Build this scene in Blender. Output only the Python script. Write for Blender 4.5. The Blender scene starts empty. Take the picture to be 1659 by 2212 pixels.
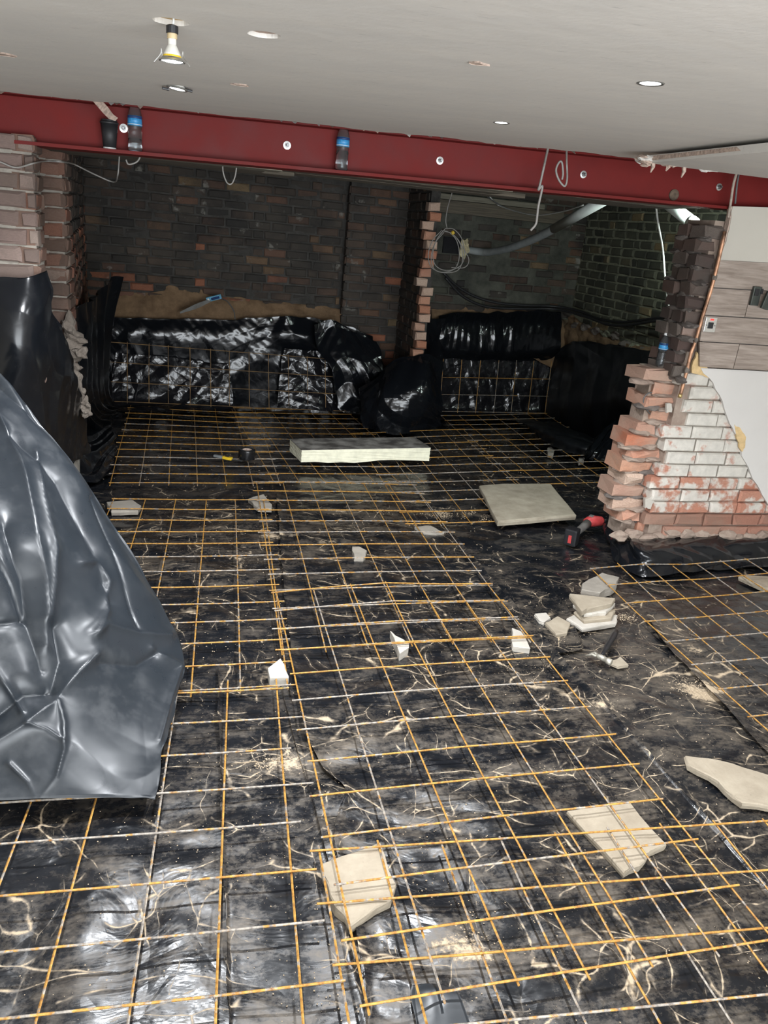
import bpy, bmesh, math, random
import numpy as np
from mathutils import Vector, Matrix
random.seed(7); rng = np.random.RandomState(11)
scn = bpy.context.scene
COL = scn.collection

# ---------------------------------------------------------------- camera
F_PX, W_PX, H_PX = 1720.0, 1659.0, 2212.0
YAW, PITCH, ROLL = math.radians(15.34), math.radians(19.67), math.radians(5.5)
CAM = Vector((0, 0, 1.856))
_f = Vector((math.sin(YAW)*math.cos(PITCH), math.cos(YAW)*math.cos(PITCH), -math.sin(PITCH)))
_r0 = Vector((math.cos(YAW), -math.sin(YAW), 0)); _u0 = _r0.cross(_f)
_r = _r0*math.cos(ROLL) + _u0*math.sin(ROLL); _u = -_r0*math.sin(ROLL) + _u0*math.cos(ROLL)
cd = bpy.data.cameras.new('camera'); cam = bpy.data.objects.new('camera', cd); COL.objects.link(cam)
cd.sensor_fit = 'VERTICAL'; cd.sensor_height = 24; cd.lens = 24*F_PX/H_PX; cd.clip_start = .05
m3 = Matrix((_r, _u, -_f)).transposed()
cam.matrix_world = Matrix.Translation(CAM) @ m3.to_4x4()
scn.camera = cam
# ---------------------------------------------------------------- world, light, exposure
scn.view_settings.view_transform = 'Standard'; scn.view_settings.look = 'None'
scn.view_settings.gamma = 1; scn.view_settings.use_curve_mapping = False
scn.view_settings.exposure = 0.6
w = bpy.data.worlds.new('daylight_sky'); scn.world = w; w.use_nodes = True
bg = w.node_tree.nodes['Background']; bg.inputs[0].default_value = (.86, .93, 1, 1); bg.inputs[1].default_value = 2.2
def area(name, loc, target, sx, sy, power, color):
    l = bpy.data.lights.new(name, 'AREA'); l.shape = 'RECTANGLE'; l.size = sx; l.size_y = sy; l.energy = power; l.color = color
    o = bpy.data.objects.new(name, l); COL.objects.link(o); o.location = loc
    o.rotation_euler = (Vector(target)-Vector(loc)).to_track_quat('-Z', 'Y').to_euler(); return o
area('assumed_door_daylight', (1.2, -1.7, 1.25), (1.3, 4, .9), 4.2, 2.0, 150, (.93, .97, 1))  # unseen door opening assumed behind the camera; area light added for its daylight

scn.cycles.max_bounces = 6; scn.cycles.diffuse_bounces = 3; scn.cycles.glossy_bounces = 3; scn.cycles.transmission_bounces = 6
scn.cycles.caustics_reflective = False; scn.cycles.caustics_refractive = False

def at(u, v, x=None, y=None, z=None):
    """point of the pixel's sight line on one plane of the room"""
    d = _f + _r*((u-W_PX/2)/F_PX) - _u*((v-H_PX/2)/F_PX)
    if x is not None: t = (x-CAM.x)/d.x
    elif y is not None: t = (y-CAM.y)/d.y
    else: t = ((0 if z is None else z)-CAM.z)/d.z
    return CAM + d*t
CEIL0, CEILS = 2.262, .0185
def at_ceiling(u, v, dz=0):
    d = _f + _r*((u-W_PX/2)/F_PX) - _u*((v-H_PX/2)/F_PX)
    t = (CEIL0+dz-CAM.z+CEILS*CAM.x)/(d.z-CEILS*d.x)
    return CAM + d*t
FLOOR = -.035

# ---------------------------------------------------------------- materials
MATS = {}
class NT:
    def __init__(s, name):
        m = bpy.data.materials.new(name); m.use_nodes = True; s.m = m; s.t = m.node_tree; s.n = s.t.nodes
        s.b = s.n['Principled BSDF']; MATS[name] = m
    def node(s, typ, **kw):
        n = s.n.new(typ)
        for k, v in kw.items():
            if k in n.inputs.keys(): s.set(n.inputs[k], v)
            else: setattr(n, k, v)
        return n
    def set(s, sock, v):
        if isinstance(v, bpy.types.NodeSocket): s.t.links.new(v, sock)
        elif hasattr(v, 'outputs'): s.t.links.new(v.outputs[0], sock)
        else:
            if sock.type == 'RGBA' and len(v) == 3: v = (*v, 1)
            sock.default_value = v
    def pos(s): return s.node('ShaderNodeNewGeometry').outputs['Position']
    def obj(s): return s.node('ShaderNodeTexCoord').outputs['Object']
    def rand(s): return s.node('ShaderNodeObjectInfo').outputs['Random']
    def map(s, vec, scale=(1,1,1), loc=(0,0,0), rot=(0,0,0)):
        n = s.node('ShaderNodeMapping'); s.set(n.inputs['Vector'], vec); n.inputs['Scale'].default_value = scale
        n.inputs['Rotation'].default_value = rot
        if isinstance(loc, bpy.types.NodeSocket): s.set(n.inputs['Location'], loc)
        else: n.inputs['Location'].default_value = loc
        return n.outputs[0]
    def noise(s, vec, scale, detail=4, rough=.55, dist=0):
        n = s.node('ShaderNodeTexNoise', Scale=scale, Detail=detail, Roughness=rough, Distortion=dist); s.set(n.inputs['Vector'], vec)
        return n.outputs[0]
    def vor(s, vec, scale, feature='DISTANCE_TO_EDGE'):
        n = s.node('ShaderNodeTexVoronoi', Scale=scale); n.feature = feature; s.set(n.inputs['Vector'], vec); return n.outputs['Distance']
    def math(s, op, a, b=0.0, clamp=False):
        n = s.node('ShaderNodeMath', operation=op); n.use_clamp = clamp; s.set(n.inputs[0], a); s.set(n.inputs[1], b); return n.outputs[0]
    def ramp(s, v, lo, hi, a=0.0, b=1.0):
        n = s.node('ShaderNodeMapRange'); n.clamp = True; s.set(n.inputs[0], v)
        for i, q in enumerate((lo, hi, a, b)): n.inputs[i+1].default_value = q
        return n.outputs[0]
    def mix(s, f, a, b):
        n = s.node('ShaderNodeMix', data_type='RGBA'); s.set(n.inputs['Factor'], f); s.set(n.inputs[6], a); s.set(n.inputs[7], b); return n.outputs[2]
    def colors(s, v, stops):
        n = s.node('ShaderNodeValToRGB'); s.set(n.inputs[0], v); e = n.color_ramp.elements
        while len(e) < len(stops): e.new(.5)
        for q, (p, c) in zip(e, stops): q.position = p; q.color = (*c, 1)
        return n.outputs[0]
    def bump(s, h, strength=.3, dist=.01):
        n = s.node('ShaderNodeBump', Strength=strength, Distance=dist); s.set(n.inputs['Height'], h)
        s.set(s.b.inputs['Normal'], n.outputs[0])
    def fin(s, color, rough=.6, metal=0.0, spec=None):
        s.set(s.b.inputs['Base Color'], color); s.set(s.b.inputs['Roughness'], rough); s.set(s.b.inputs['Metallic'], metal)
        if spec is not None: s.b.inputs['Specular IOR Level'].default_value = spec
        return s.m

def simple(name, c, rough=.5, metal=0.0, var=.15, scale=30, bump=0.0, spec=None):
    t = NT(name); n = t.noise(t.obj(), scale)
    d = tuple(x*(1-var*1.6) for x in c); l = tuple(min(1, x*(1+var)) for x in c)
    col = t.mix(t.ramp(n, .3, .7), d, l)
    if bump: t.bump(n, bump, .01)
    return t.fin(col, rough, metal, spec)

def mat_brick(name, stops, soot=(.02,.02,.02), soot_amt=.3, white=0.0, wcol=(.72,.69,.64)):
    t = NT(name); p = t.pos(); r = t.rand()
    pl = t.map(t.obj(), loc=t.node('ShaderNodeCombineXYZ', X=t.math('MULTIPLY', r, 37.0), Y=t.math('MULTIPLY', r, 91.0)).outputs[0])
    col = t.colors(r, stops)
    n = t.noise(pl, 14, 6, .65); n2 = t.noise(p, 3.2, 5, .6)
    col = t.mix(t.ramp(n, .35, .75, 0, .55), col, tuple(c*.45 for c in stops[len(stops)//2][1]))
    if soot_amt: col = t.mix(t.ramp(n2, .62-.5*soot_amt, .95-.5*soot_amt, 0, .85), col, soot)
    if white:
        wv = t.noise(p, 6.5, 6, .6)
        col = t.mix(t.ramp(wv, .72-.6*white, .80-.6*white), col, t.mix(t.ramp(t.noise(p, 25, 4), .3, .7), tuple(c*.8 for c in wcol), wcol))
    t.bump(t.noise(pl, 40, 6, .7), .5, .006)
    return t.fin(col, .88)

mat_brick('brick_soot', [(0, (.045,.041,.036)), (.35, (.075,.064,.052)), (.7, (.11,.078,.058)), (.93, (.16,.085,.055)), (1, (.24,.17,.09))], soot_amt=.5, white=.16, wcol=(.24,.23,.20))
mat_brick('brick_soot_red', [(0, (.09,.065,.05)), (.4, (.16,.09,.062)), (.7, (.25,.10,.062)), (1, (.36,.14,.075))], soot_amt=.28, white=.17, wcol=(.34,.31,.27))
mat_brick('brick_olive', [(0, (.055,.056,.043)), (.5, (.09,.09,.066)), (.9, (.12,.12,.085)), (1, (.34,.24,.12))], soot_amt=.3, white=.08, wcol=(.3,.3,.22))
mat_brick('brick_pier', [(0, (.15,.11,.092)), (.35, (.22,.155,.135)), (.7, (.27,.20,.17)), (1, (.32,.25,.21))], soot_amt=.4, soot=(.08,.07,.06))
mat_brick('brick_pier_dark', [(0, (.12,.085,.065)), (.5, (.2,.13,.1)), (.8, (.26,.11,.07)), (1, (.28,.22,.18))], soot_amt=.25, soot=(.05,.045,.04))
mat_brick('brick_orange', [(0, (.50,.15,.07)), (.4, (.55,.26,.17)), (.7, (.46,.28,.21)), (1, (.62,.30,.18))], soot_amt=.42, soot=(.44,.31,.235), white=0)
mat_brick('brick_grey', [(0, (.30,.22,.18)), (.5, (.36,.26,.21)), (.8, (.42,.17,.11)), (1, (.30,.27,.24))], soot_amt=.3, soot=(.2,.17,.15))
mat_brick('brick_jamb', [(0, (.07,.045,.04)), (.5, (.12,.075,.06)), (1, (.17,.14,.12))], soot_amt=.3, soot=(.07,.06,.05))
mat_brick('brick_painted', [(0, (.5,.2,.13)), (1, (.55,.28,.2))], soot_amt=.1, soot=(.3,.25,.2), white=.58, wcol=(.66,.62,.55))
mat_brick('brick_worn_paint', [(0, (.46,.17,.1)), (1, (.52,.26,.18))], soot_amt=.2, soot=(.24,.18,.14), white=.43, wcol=(.66,.61,.54))
mat_brick('brick_base', [(0, (.32,.13,.085)), (1, (.40,.21,.15))], soot_amt=.42, soot=(.25,.18,.135), white=.14)
mat_brick('brick_cut', [(0, (.58,.2,.09)), (.3, (.62,.48,.38)), (.6, (.5,.22,.13)), (1, (.72,.62,.5))], soot_amt=.12, soot=(.25,.2,.16))

def mat_mortar(name, c1, c2, sc=18):
    t = NT(name); p = t.pos(); n = t.noise(p, sc, 8, .7)
    t.bump(t.noise(p, 55, 8, .75), .9, .012)
    return t.fin(t.mix(t.ramp(n, .3, .7), c1, c2), .95)
mat_mortar('mortar_soot', (.032,.030,.027), (.10,.094,.085), 9)
mat_mortar('mortar_olive', (.17,.17,.12), (.36,.36,.26))
mat_mortar('mortar_pale', (.30,.27,.23), (.50,.46,.40))
mat_mortar('mortar_rubble', (.28,.2,.16), (.45,.36,.29), 9)
mat_mortar('mortar_grey', (.13,.11,.1), (.22,.19,.165), 8)
mat_mortar('soot_render', (.03,.033,.027), (.13,.13,.105), 5)
mat_mortar('earth', (.14,.085,.045), (.32,.205,.115), 7)
mat_mortar('sand', (.42,.32,.21), (.62,.50,.36), 30)
mat_mortar('mortar_lump', (.13,.105,.085), (.28,.24,.20), 12)

def mat_plaster(name, c, c2, streak=True):
    t = NT(name); p = t.pos()
    n = t.noise(t.map(p, (1, 5, 1)), 1.6, 6, .6); n2 = t.noise(p, 1.1, 3); sc = t.noise(t.map(p, (2.2, 14, 2)), 6, 4, .7)
    col = t.mix(t.ramp(n, .3, .75), c, c2)
    if streak: col = t.mix(t.ramp(sc, .62, .70, 0, .45), col, tuple(x*.55 for x in c))
    col = t.mix(t.ramp(n2, .35, .75, 0, .35), col, tuple(x*.82 for x in c))
    t.bump(t.noise(p, 9, 6, .6), .12, .02)
    return t.fin(col, .75)
mat_plaster('ceiling_plaster', (.66,.635,.595), (.73,.695,.64))
mat_plaster('wall_plaster', (.50,.465,.40), (.56,.525,.455), False)
mat_plaster('wall_white', (.60,.57,.535), (.67,.64,.60), False)
simple('torn_paper', (.52,.40,.33), .9, 0, .25, 60, .5)
simple('board_core', (.62,.44,.22), .9, 0, .15, 25, .3)
simple('dark_void', (.012,.012,.014), .95)
t = NT('red_oxide_paint'); p = t.pos(); n = t.noise(p, 6, 6, .6); n2 = t.noise(p, 160, 2)
t.bump(n2, .08, .003)
t.fin(t.mix(t.ramp(n, .3, .75), (.125,.009,.008), (.165,.013,.011)), t.ramp(n, .3, .7, .5, .65), 0, .22)
simple('zinc', (.62,.62,.6), .32, .9, .15, 60)
simple('bolt_dark', (.25,.25,.25), .35, .9)
simple('clay_plug', (.14,.10,.07), .9, 0, .3, 40, .4)
t = NT('timber'); p = t.pos(); g = t.noise(t.map(p, (1.2, 26, 26)), 3, 5, .6)
t.bump(g, .3, .006); t.fin(t.mix(t.ramp(g, .3, .7), (.06,.052,.04), (.15,.125,.09)), .85)
t = NT('timber_pale'); p = t.pos(); g = t.noise(t.map(p, (1.2, 26, 26)), 3, 5, .6)
t.bump(g, .3, .006); t.fin(t.mix(t.ramp(g, .3, .7), (.13,.12,.09), (.24,.22,.17)), .85)

def mat_film(name, base, rough, dust=0.0, bscale=1.0, bstr=.35, sheen=.5):
    t = NT(name); p = t.pos()
    wv = t.noise(p, 2.5, 2)
    warp = t.node('ShaderNodeVectorMath', operation='ADD'); t.set(warp.inputs[0], p)
    nv = t.node('ShaderNodeTexNoise', Scale=3.0, Detail=2.0); t.set(nv.inputs['Vector'], p)
    sc = t.node('ShaderNodeVectorMath', operation='SCALE'); t.set(sc.inputs[0], nv.outputs['Color']); sc.inputs['Scale'].default_value = .22
    t.set(warp.inputs[1], sc.outputs[0]); q = warp.outputs[0]
    e1 = t.vor(q, 3.2*bscale); e2 = t.vor(q, 8*bscale)
    h = t.math('ADD', t.math('MULTIPLY', e1, 1.6), t.math('MULTIPLY', e2, .45))
    h = t.math('ADD', h, t.math('MULTIPLY', t.noise(p, 5*bscale, 3), .7))
    t.bump(h, bstr, .02)
    n = t.noise(p, 9, 8, .65)
    col = base; r = t.ramp(n, .3, .7, rough*.75, rough*1.3)
    if dust:
        dm = t.math('MULTIPLY', t.ramp(n, .48, .8), t.ramp(wv, .4, .65)); dm = t.math('MULTIPLY', dm, dust)
        col = t.mix(dm, base, (.24,.245,.245)); r = t.math('ADD', r, t.math('MULTIPLY', dm, .5))
    t.fin(col, r, 0, sheen)
    return t.m
mat_film('film_glossy', (.006,.007,.009), .16, 0, 1.0, .34)
mat_film('film_crinkle', (.010,.010,.012), .17, .12, 1.3, .7)
mat_film('film_smooth', (.006,.007,.009), .22, .05, .6, .2)
mat_film('film_matte', (.007,.008,.010), .38, .08, .5, .22)
mat_film('film_dusty_flap', (.018,.022,.027), .33, .13, .6, .07)

def mat_membrane(name):
    t = NT(name); p = t.pos()
    nv = t.node('ShaderNodeTexNoise', Scale=1.7, Detail=3.0); t.set(nv.inputs['Vector'], p)
    sc = t.node('ShaderNodeVectorMath', operation='SCALE'); t.set(sc.inputs[0], nv.outputs['Color']); sc.inputs['Scale'].default_value = .5
    ad = t.node('ShaderNodeVectorMath', operation='ADD'); t.set(ad.inputs[0], p); t.set(ad.inputs[1], sc.outputs[0]); q = ad.outputs[0]
    att = t.node('ShaderNodeAttribute'); att.attribute_name = 'dust'; D = att.outputs['Fac']
    grain = t.noise(p, 55, 6, .75); jit = t.math('MULTIPLY', t.math('SUBTRACT', t.noise(p, 24, 5, .7), .5), .045)
    lift = t.math('MULTIPLY', t.math('SUBTRACT', D, .33), .16)
    def edges(scale, stretch, rot, wd, seed, msc, thr):
        d = t.vor(t.map(q, stretch, (seed, seed*1.7, 0), (0, 0, rot)), scale)
        dj = t.math('ADD', d, jit)
        l = t.math('MAXIMUM', t.ramp(dj, 0, wd, 1, 0), t.math('MULTIPLY', t.math('MULTIPLY', t.ramp(dj, 0, wd*7, 1, 0), t.ramp(grain, .42, .62)), .34))
        m = t.ramp(t.math('ADD', t.noise(t.map(p, loc=(seed*3, seed, 0)), msc, 4, .65), lift), thr, thr+.09)
        return d, t.math('MULTIPLY', l, m)
    d1, l1 = edges(2.6, (1, 1, 0), .3, .010, 2.0, 4.4, .54); d2, l2 = edges(4.6, (1, .8, 0), -.5, .011, 7.0, 5.0, .575); d3, l3 = edges(1.9, (.8, 3.0, 0), .12, .017, 12.0, 4.2, .53); d4, l4 = edges(2.2, (2.6, .8, 0), .15, .013, 17.0, 4.2, .575)
    ln = t.math('MAXIMUM', t.math('MAXIMUM', l1, l2), t.math('MAXIMUM', l3, l4))
    n9 = t.noise(t.map(p, (1, 1.8, 1)), 4.5, 7, .72)
    cloud = t.math('MULTIPLY', t.ramp(t.math('ADD', t.math('ADD', n9, t.math('MULTIPLY', t.math('SUBTRACT', grain, .5), .35)), t.math('MULTIPLY', D, .16)), .58, .86), t.math('ADD', t.math('MULTIPLY', D, .55), .02))
    fine = t.math('MULTIPLY', t.ramp(grain, .62, .78), t.math('ADD', t.math('MULTIPLY', D, .30), .03))
    dm = t.math('MAXIMUM', t.math('MULTIPLY', ln, .8), t.math('ADD', cloud, fine), True)
    spot_ = t.ramp(t.math('ADD', t.math('ADD', D, t.math('MULTIPLY', t.math('SUBTRACT', n9, .5), 1.5)), t.math('MULTIPLY', t.math('SUBTRACT', grain, .5), .9)), 1.0, 1.25)
    ln = t.math('MAXIMUM', ln, spot_); dm = t.math('MAXIMUM', dm, t.math('MULTIPLY', spot_, .9))
    col = t.mix(dm, t.mix(t.ramp(n9, .35, .65), (.006,.007,.009), (.014,.015,.018)), t.mix(t.ramp(ln, .3, .8), (.34,.275,.20), (.56,.44,.30)))
    h = t.math('ADD', t.math('MULTIPLY', d1, 1.5), t.math('ADD', t.math('MULTIPLY', d2, .7), t.math('MULTIPLY', d3, .8)))
    h = t.math('ADD', h, t.math('MULTIPLY', t.noise(t.map(q, (1, 2.2, 1)), 7, 3), .5))
    t.bump(h, .42, .02)
    r = t.math('ADD', t.ramp(n9, .3, .7, .17, .33), t.math('MULTIPLY', dm, .7), True)
    return t.fin(col, r, 0, .5)
mat_membrane('membrane_dusty')

t = NT('rebar_rust'); p = t.pos(); ri = t.rand()
n = t.noise(p, 24, 5, .7); n2 = t.noise(p, 70, 3, .6); n3 = t.noise(p, 3.0, 2)
pale = t.mix(t.ramp(n2, .3, .7), (.12,.105,.095), (.44,.39,.33)); rust = t.mix(t.ramp(n2, .3, .7), (.26,.105,.02), (.58,.33,.07))
t.bump(t.noise(p, 220, 2), .4, .002)
t.fin(t.mix(t.ramp(t.math('ADD', t.math('ADD', n, t.math('MULTIPLY', t.math('SUBTRACT', n3, .5), .25)), t.math('MULTIPLY', t.math('SUBTRACT', ri, .5), .20)), .43, .52), pale, rust), .62, .15)
t = NT('rebar_brown'); p = t.pos(); n = t.noise(p, 9, 4, .6)
t.fin(t.mix(t.ramp(n, .4, .65), (.18,.12,.07), (.42,.25,.10)), .6, .2)

def mat_stone(name, c, c2, dirt=(.2,.16,.12)):
    t = NT(name); p = t.pos(); n = t.noise(p, 8, 8, .65); n2 = t.noise(p, 45, 5, .7)
    col = t.mix(t.ramp(n, .3, .7), c, c2); col = t.mix(t.ramp(n2, .63, .72, 0, .6), col, dirt)
    t.bump(t.noise(p, 20, 8, .65), .35, .008); return t.fin(col, .85)
mat_stone('stone_beige', (.27,.225,.165), (.39,.335,.255)); mat_stone('stone_grey', (.26,.235,.20), (.37,.335,.285)); mat_stone('stone_pale', (.40,.37,.32), (.54,.50,.44), (.3,.26,.2))
mat_stone('concrete_slab', (.24,.205,.15), (.40,.355,.275), (.12,.10,.07))
simple('insulation_foam', (.86,.83,.64), .8, 0, .08, 18, .3); 
t = NT('foil_facing'); p = t.pos(); n = t.noise(p, 7, 8, .65); t.bump(n, .2, .01); t.fin(t.mix(t.ramp(n, .4, .62), (.13,.12,.11), (.42,.40,.37)), t.ramp(n, .3, .7, .3, .6), .2)
simple('cable_grey', (.30,.285,.265), .55, 0, .1); simple('cable_white', (.74,.75,.72), .45, 0, .05); simple('cable_dark', (.10,.10,.10), .5)
simple('cable_black', (.02,.02,.022), .5); simple('cable_tan', (.40,.33,.27), .7, 0, .25, 25)
simple('pipe_grey', (.40,.44,.44), .4, 0, .12, 12); simple('pipe_pale', (.66,.72,.69), .4, 0, .08, 12)
simple('expanding_foam', (.66,.58,.36), .8, 0, .25, 40, .6); simple('yellow_plastic', (.75,.50,.03), .4)
simple('copper', (.50,.27,.16), .5, .5, .5, 14); simple('brass', (.6,.45,.2), .4, .8)
t = NT('wood_tile'); p = t.pos(); ri = t.rand()
g = t.noise(t.map(p, (2.2, 1, 26), t.node('ShaderNodeCombineXYZ', X=t.math('MULTIPLY', ri, 9.0), Z=t.math('MULTIPLY', ri, 3.0)).outputs[0]), 2.2, 6, .62, .5)
t.bump(g, .12, .004); t.fin(t.mix(t.ramp(g, .3, .7), (.20,.155,.125), (.40,.33,.28)), .45)
simple('grout_dark', (.10,.085,.075), .9); simple('chrome_plate', (.72,.72,.70), .25, .85, .03); simple('black_plastic', (.015,.015,.017), .4)
simple('bracket_metal', (.09,.10,.09), .4, .7, .2, 20); simple('cup_black', (.02,.02,.022), .55); simple('cup_white', (.8,.8,.78), .5)
t = NT('red_neon'); t.fin((.6,.02,.02), .3); t.b.inputs['Emission Color'].default_value = (1,.03,.02,1); t.b.inputs['Emission Strength'].default_value = 1.2
t = NT('clear_plastic'); t.fin((.95,.97,.98), .08); t.b.inputs['Transmission Weight'].default_value = .95; t.b.inputs['IOR'].default_value = 1.25
t = NT('water'); t.fin((.93,.96,.98), .02); t.b.inputs['Transmission Weight'].default_value = 1; t.b.inputs['IOR'].default_value = 1.33
simple('label_blue', (.05,.30,.62), .4, 0, .2, 90); simple('label_navy', (.02,.05,.16), .4); simple('cap_white', (.82,.83,.82), .4, 0, .03)
simple('lamp_white', (.72,.70,.64), .4, 0, .05); simple('lamp_collar', (.55,.43,.25), .5); simple('lamp_steel', (.45,.45,.42), .3, .8)
t = NT('led_glow'); t.fin((1,1,1), .3); t.b.inputs['Emission Color'].default_value = (.93,.96,1,1); t.b.inputs['Emission Strength'].default_value = 14
simple('tool_red', (.45,.05,.05), .45); simple('tool_grey', (.16,.15,.14), .5); simple('hammer_steel', (.48,.45,.38), .5, .5, .3, 30)
simple('tape_black', (.012,.012,.013), .2); simple('knife_grey', (.2,.21,.21), .4); simple('blade_steel', (.6,.62,.62), .25, .9)
simple('card_blue', (.16,.42,.60), .4, 0, .25, 60); simple('tie_grey', (.25,.25,.24), .5)

# ---------------------------------------------------------------- helpers
def tag(o, label, cat, group=None):
    o['label'] = label; o['category'] = cat
    if group: o['group'] = group
    return o
def struct(o): o['kind'] = 'structure'; return o
def empty(name, loc):
    o = bpy.data.objects.new(name, None); COL.objects.link(o); o.location = loc; o.empty_display_size = .05; return o
def wloc(o):
    v = Vector(o.location)
    while o.parent: o = o.parent; v = v + Vector(o.location)
    return v
def mk(name, verts, faces, mat, parent=None, smooth=False, origin=None):
    V = np.array([tuple(v) for v in verts], float)
    if origin is None:
        lo, hi = V.min(0), V.max(0); origin = ((lo[0]+hi[0])/2, (lo[1]+hi[1])/2, lo[2])
    me = bpy.data.meshes.new(name); me.from_pydata((V-np.array(origin)).tolist(), [], faces)
    me.materials.append(MATS[mat] if isinstance(mat, str) else mat)
    if smooth: me.polygons.foreach_set('use_smooth', [True]*len(me.polygons))
    me.update()
    o = bpy.data.objects.new(name, me); COL.objects.link(o)
    if parent: o.parent = parent; o.location = Vector(origin)-wloc(parent)
    else: o.location = origin
    return o
def box_vf(c, s, rz=0, M=None):
    c = Vector(c); R = M or Matrix.Rotation(rz, 3, 'Z'); h = Vector(s)/2
    V = [c + R @ Vector((sx*h.x, sy*h.y, sz*h.z)) for sz in (-1, 1) for sy in (-1, 1) for sx in (-1, 1)]
    return V, [(0,2,3,1), (4,5,7,6), (0,1,5,4), (2,6,7,3), (0,4,6,2), (1,3,7,5)]
def box(name, lo, hi, mat, parent=None, bev=0):
    c = [(a+b)/2 for a, b in zip(lo, hi)]; s = [b-a for a, b in zip(lo, hi)]
    return mk(name, *box_vf(c, s), mat, parent)
def rbox_vf(c, s, b, M=None):
    """box with chamfered edges"""
    bm = bmesh.new(); bmesh.ops.create_cube(bm, size=1); bmesh.ops.scale(bm, vec=s, verts=bm.verts)
    bmesh.ops.bevel(bm, geom=list(bm.edges), offset=b, segments=2, affect='EDGES', profile=.7)
    M = M or Matrix.Identity(3); c = Vector(c)
    bm.verts.index_update(); V = [c + M @ v.co for v in bm.verts]; Fc = [[v.index for v in f.verts] for f in bm.faces]; bm.free(); return V, Fc
def join(*vf):
    V, Fc = [], []
    for v, f in vf: k = len(V); V += list(v); Fc += [[i+k for i in q] for q in f]
    return V, Fc
def smooth_path(P, n):
    P = [Vector(p) for p in P]; Q = [P[0]*2-P[1]]+P+[P[-1]*2-P[-2]]; out = []
    for i in range(1, len(Q)-2):
        a, b, c, d = Q[i-1:i+3]
        for k in range(n):
            s = k/n; out.append(.5*((2*b)+(c-a)*s+(2*a-5*b+4*c-d)*s*s+(3*b-a-3*c+d)*s**3))
    return out+[P[-1]]
def tube_vf(P, r, n=8, cap=True):
    P = [Vector(p) for p in P]; V, Fc = [], []
    up = Vector((0,0,1)) if abs((P[1]-P[0]).normalized().z) < .9 else Vector((1,0,0)); N = None
    for i, p in enumerate(P):
        d = (P[min(i+1, len(P)-1)]-P[max(i-1, 0)]).normalized()
        N = (up-d*up.dot(d)).normalized() if N is None else (N-d*N.dot(d)).normalized()
        B = d.cross(N); rr = r[i] if isinstance(r, (list, tuple)) else r
        V += [p + (N*math.cos(2*math.pi*k/n)+B*math.sin(2*math.pi*k/n))*rr for k in range(n)]
    for i in range(len(P)-1):
        for k in range(n): a = i*n+k; b = i*n+(k+1)%n; Fc.append((a, b, b+n, a+n))
    if cap: Fc += [tuple(range(n-1, -1, -1)), tuple(range((len(P)-1)*n, len(P)*n))]
    return V, Fc
def cable(name, P, r, mat, label=None, cat='cable', parent=None, n=6, sm=8):
    o = mk(name, *tube_vf(smooth_path(P, sm), r, n), mat, parent, True)
    if label: tag(o, label, cat)
    return o
def lathe_vf(prof, c=(0,0,0), n=24, M=None):
    c = Vector(c); M = M or Matrix.Identity(3); V, Fc = [], []
    for r, z in prof: V += [c + M @ Vector((r*math.cos(2*math.pi*k/n), r*math.sin(2*math.pi*k/n), z)) for k in range(n)]
    for i in range(len(prof)-1):
        for k in range(n): a = i*n+k; b = i*n+(k+1)%n; Fc.append((a, b, b+n, a+n))
    if prof[0][0] > 1e-6: Fc.append(tuple(range(n-1, -1, -1)))
    if prof[-1][0] > 1e-6: Fc.append(tuple(range((len(prof)-1)*n, len(prof)*n)))
    return V, Fc
def prism_vf(poly, z0, z1, jit=0, taper=0):
    """flat stone: polygon in plan, chamfered rim"""
    P = [Vector((p[0], p[1])) for p in poly]; c = sum(P, Vector((0,0)))/len(P)
    if sum(P[i].cross(P[(i+1)%len(P)]) for i in range(len(P))) < 0: P.reverse()
    Q = []
    for i, p in enumerate(P):
        q = P[(i+1)%len(P)]; Q.append(p)
        if (q-p).length > .09:
            for k in (1/3, 2/3):
                e = p.lerp(q, k); nrm = Vector((-(q-p).y, (q-p).x)).normalized(); Q.append(e+nrm*random.uniform(-1, 1)*jit)
    n = len(Q); V = []
    for (z, s) in ((z0, 1-taper), (z0+(z1-z0)*.55, 1.0), (z1-.004, 1-taper*.3), (z1, .97-taper*.3)):
        for p in Q:
            d = c+(p-c)*s; V.append(Vector((d.x+random.uniform(-1,1)*jit*.3, d.y+random.uniform(-1,1)*jit*.3, z+random.uniform(-1,1)*jit*.25)))
    Fc = [tuple(range(n-1, -1, -1)), tuple(range(3*n, 4*n))]
    for l in range(3):
        for k in range(n): a = l*n+k; b = l*n+(k+1)%n; Fc.append((a, b, b+n, a+n))
    return V, Fc
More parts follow.
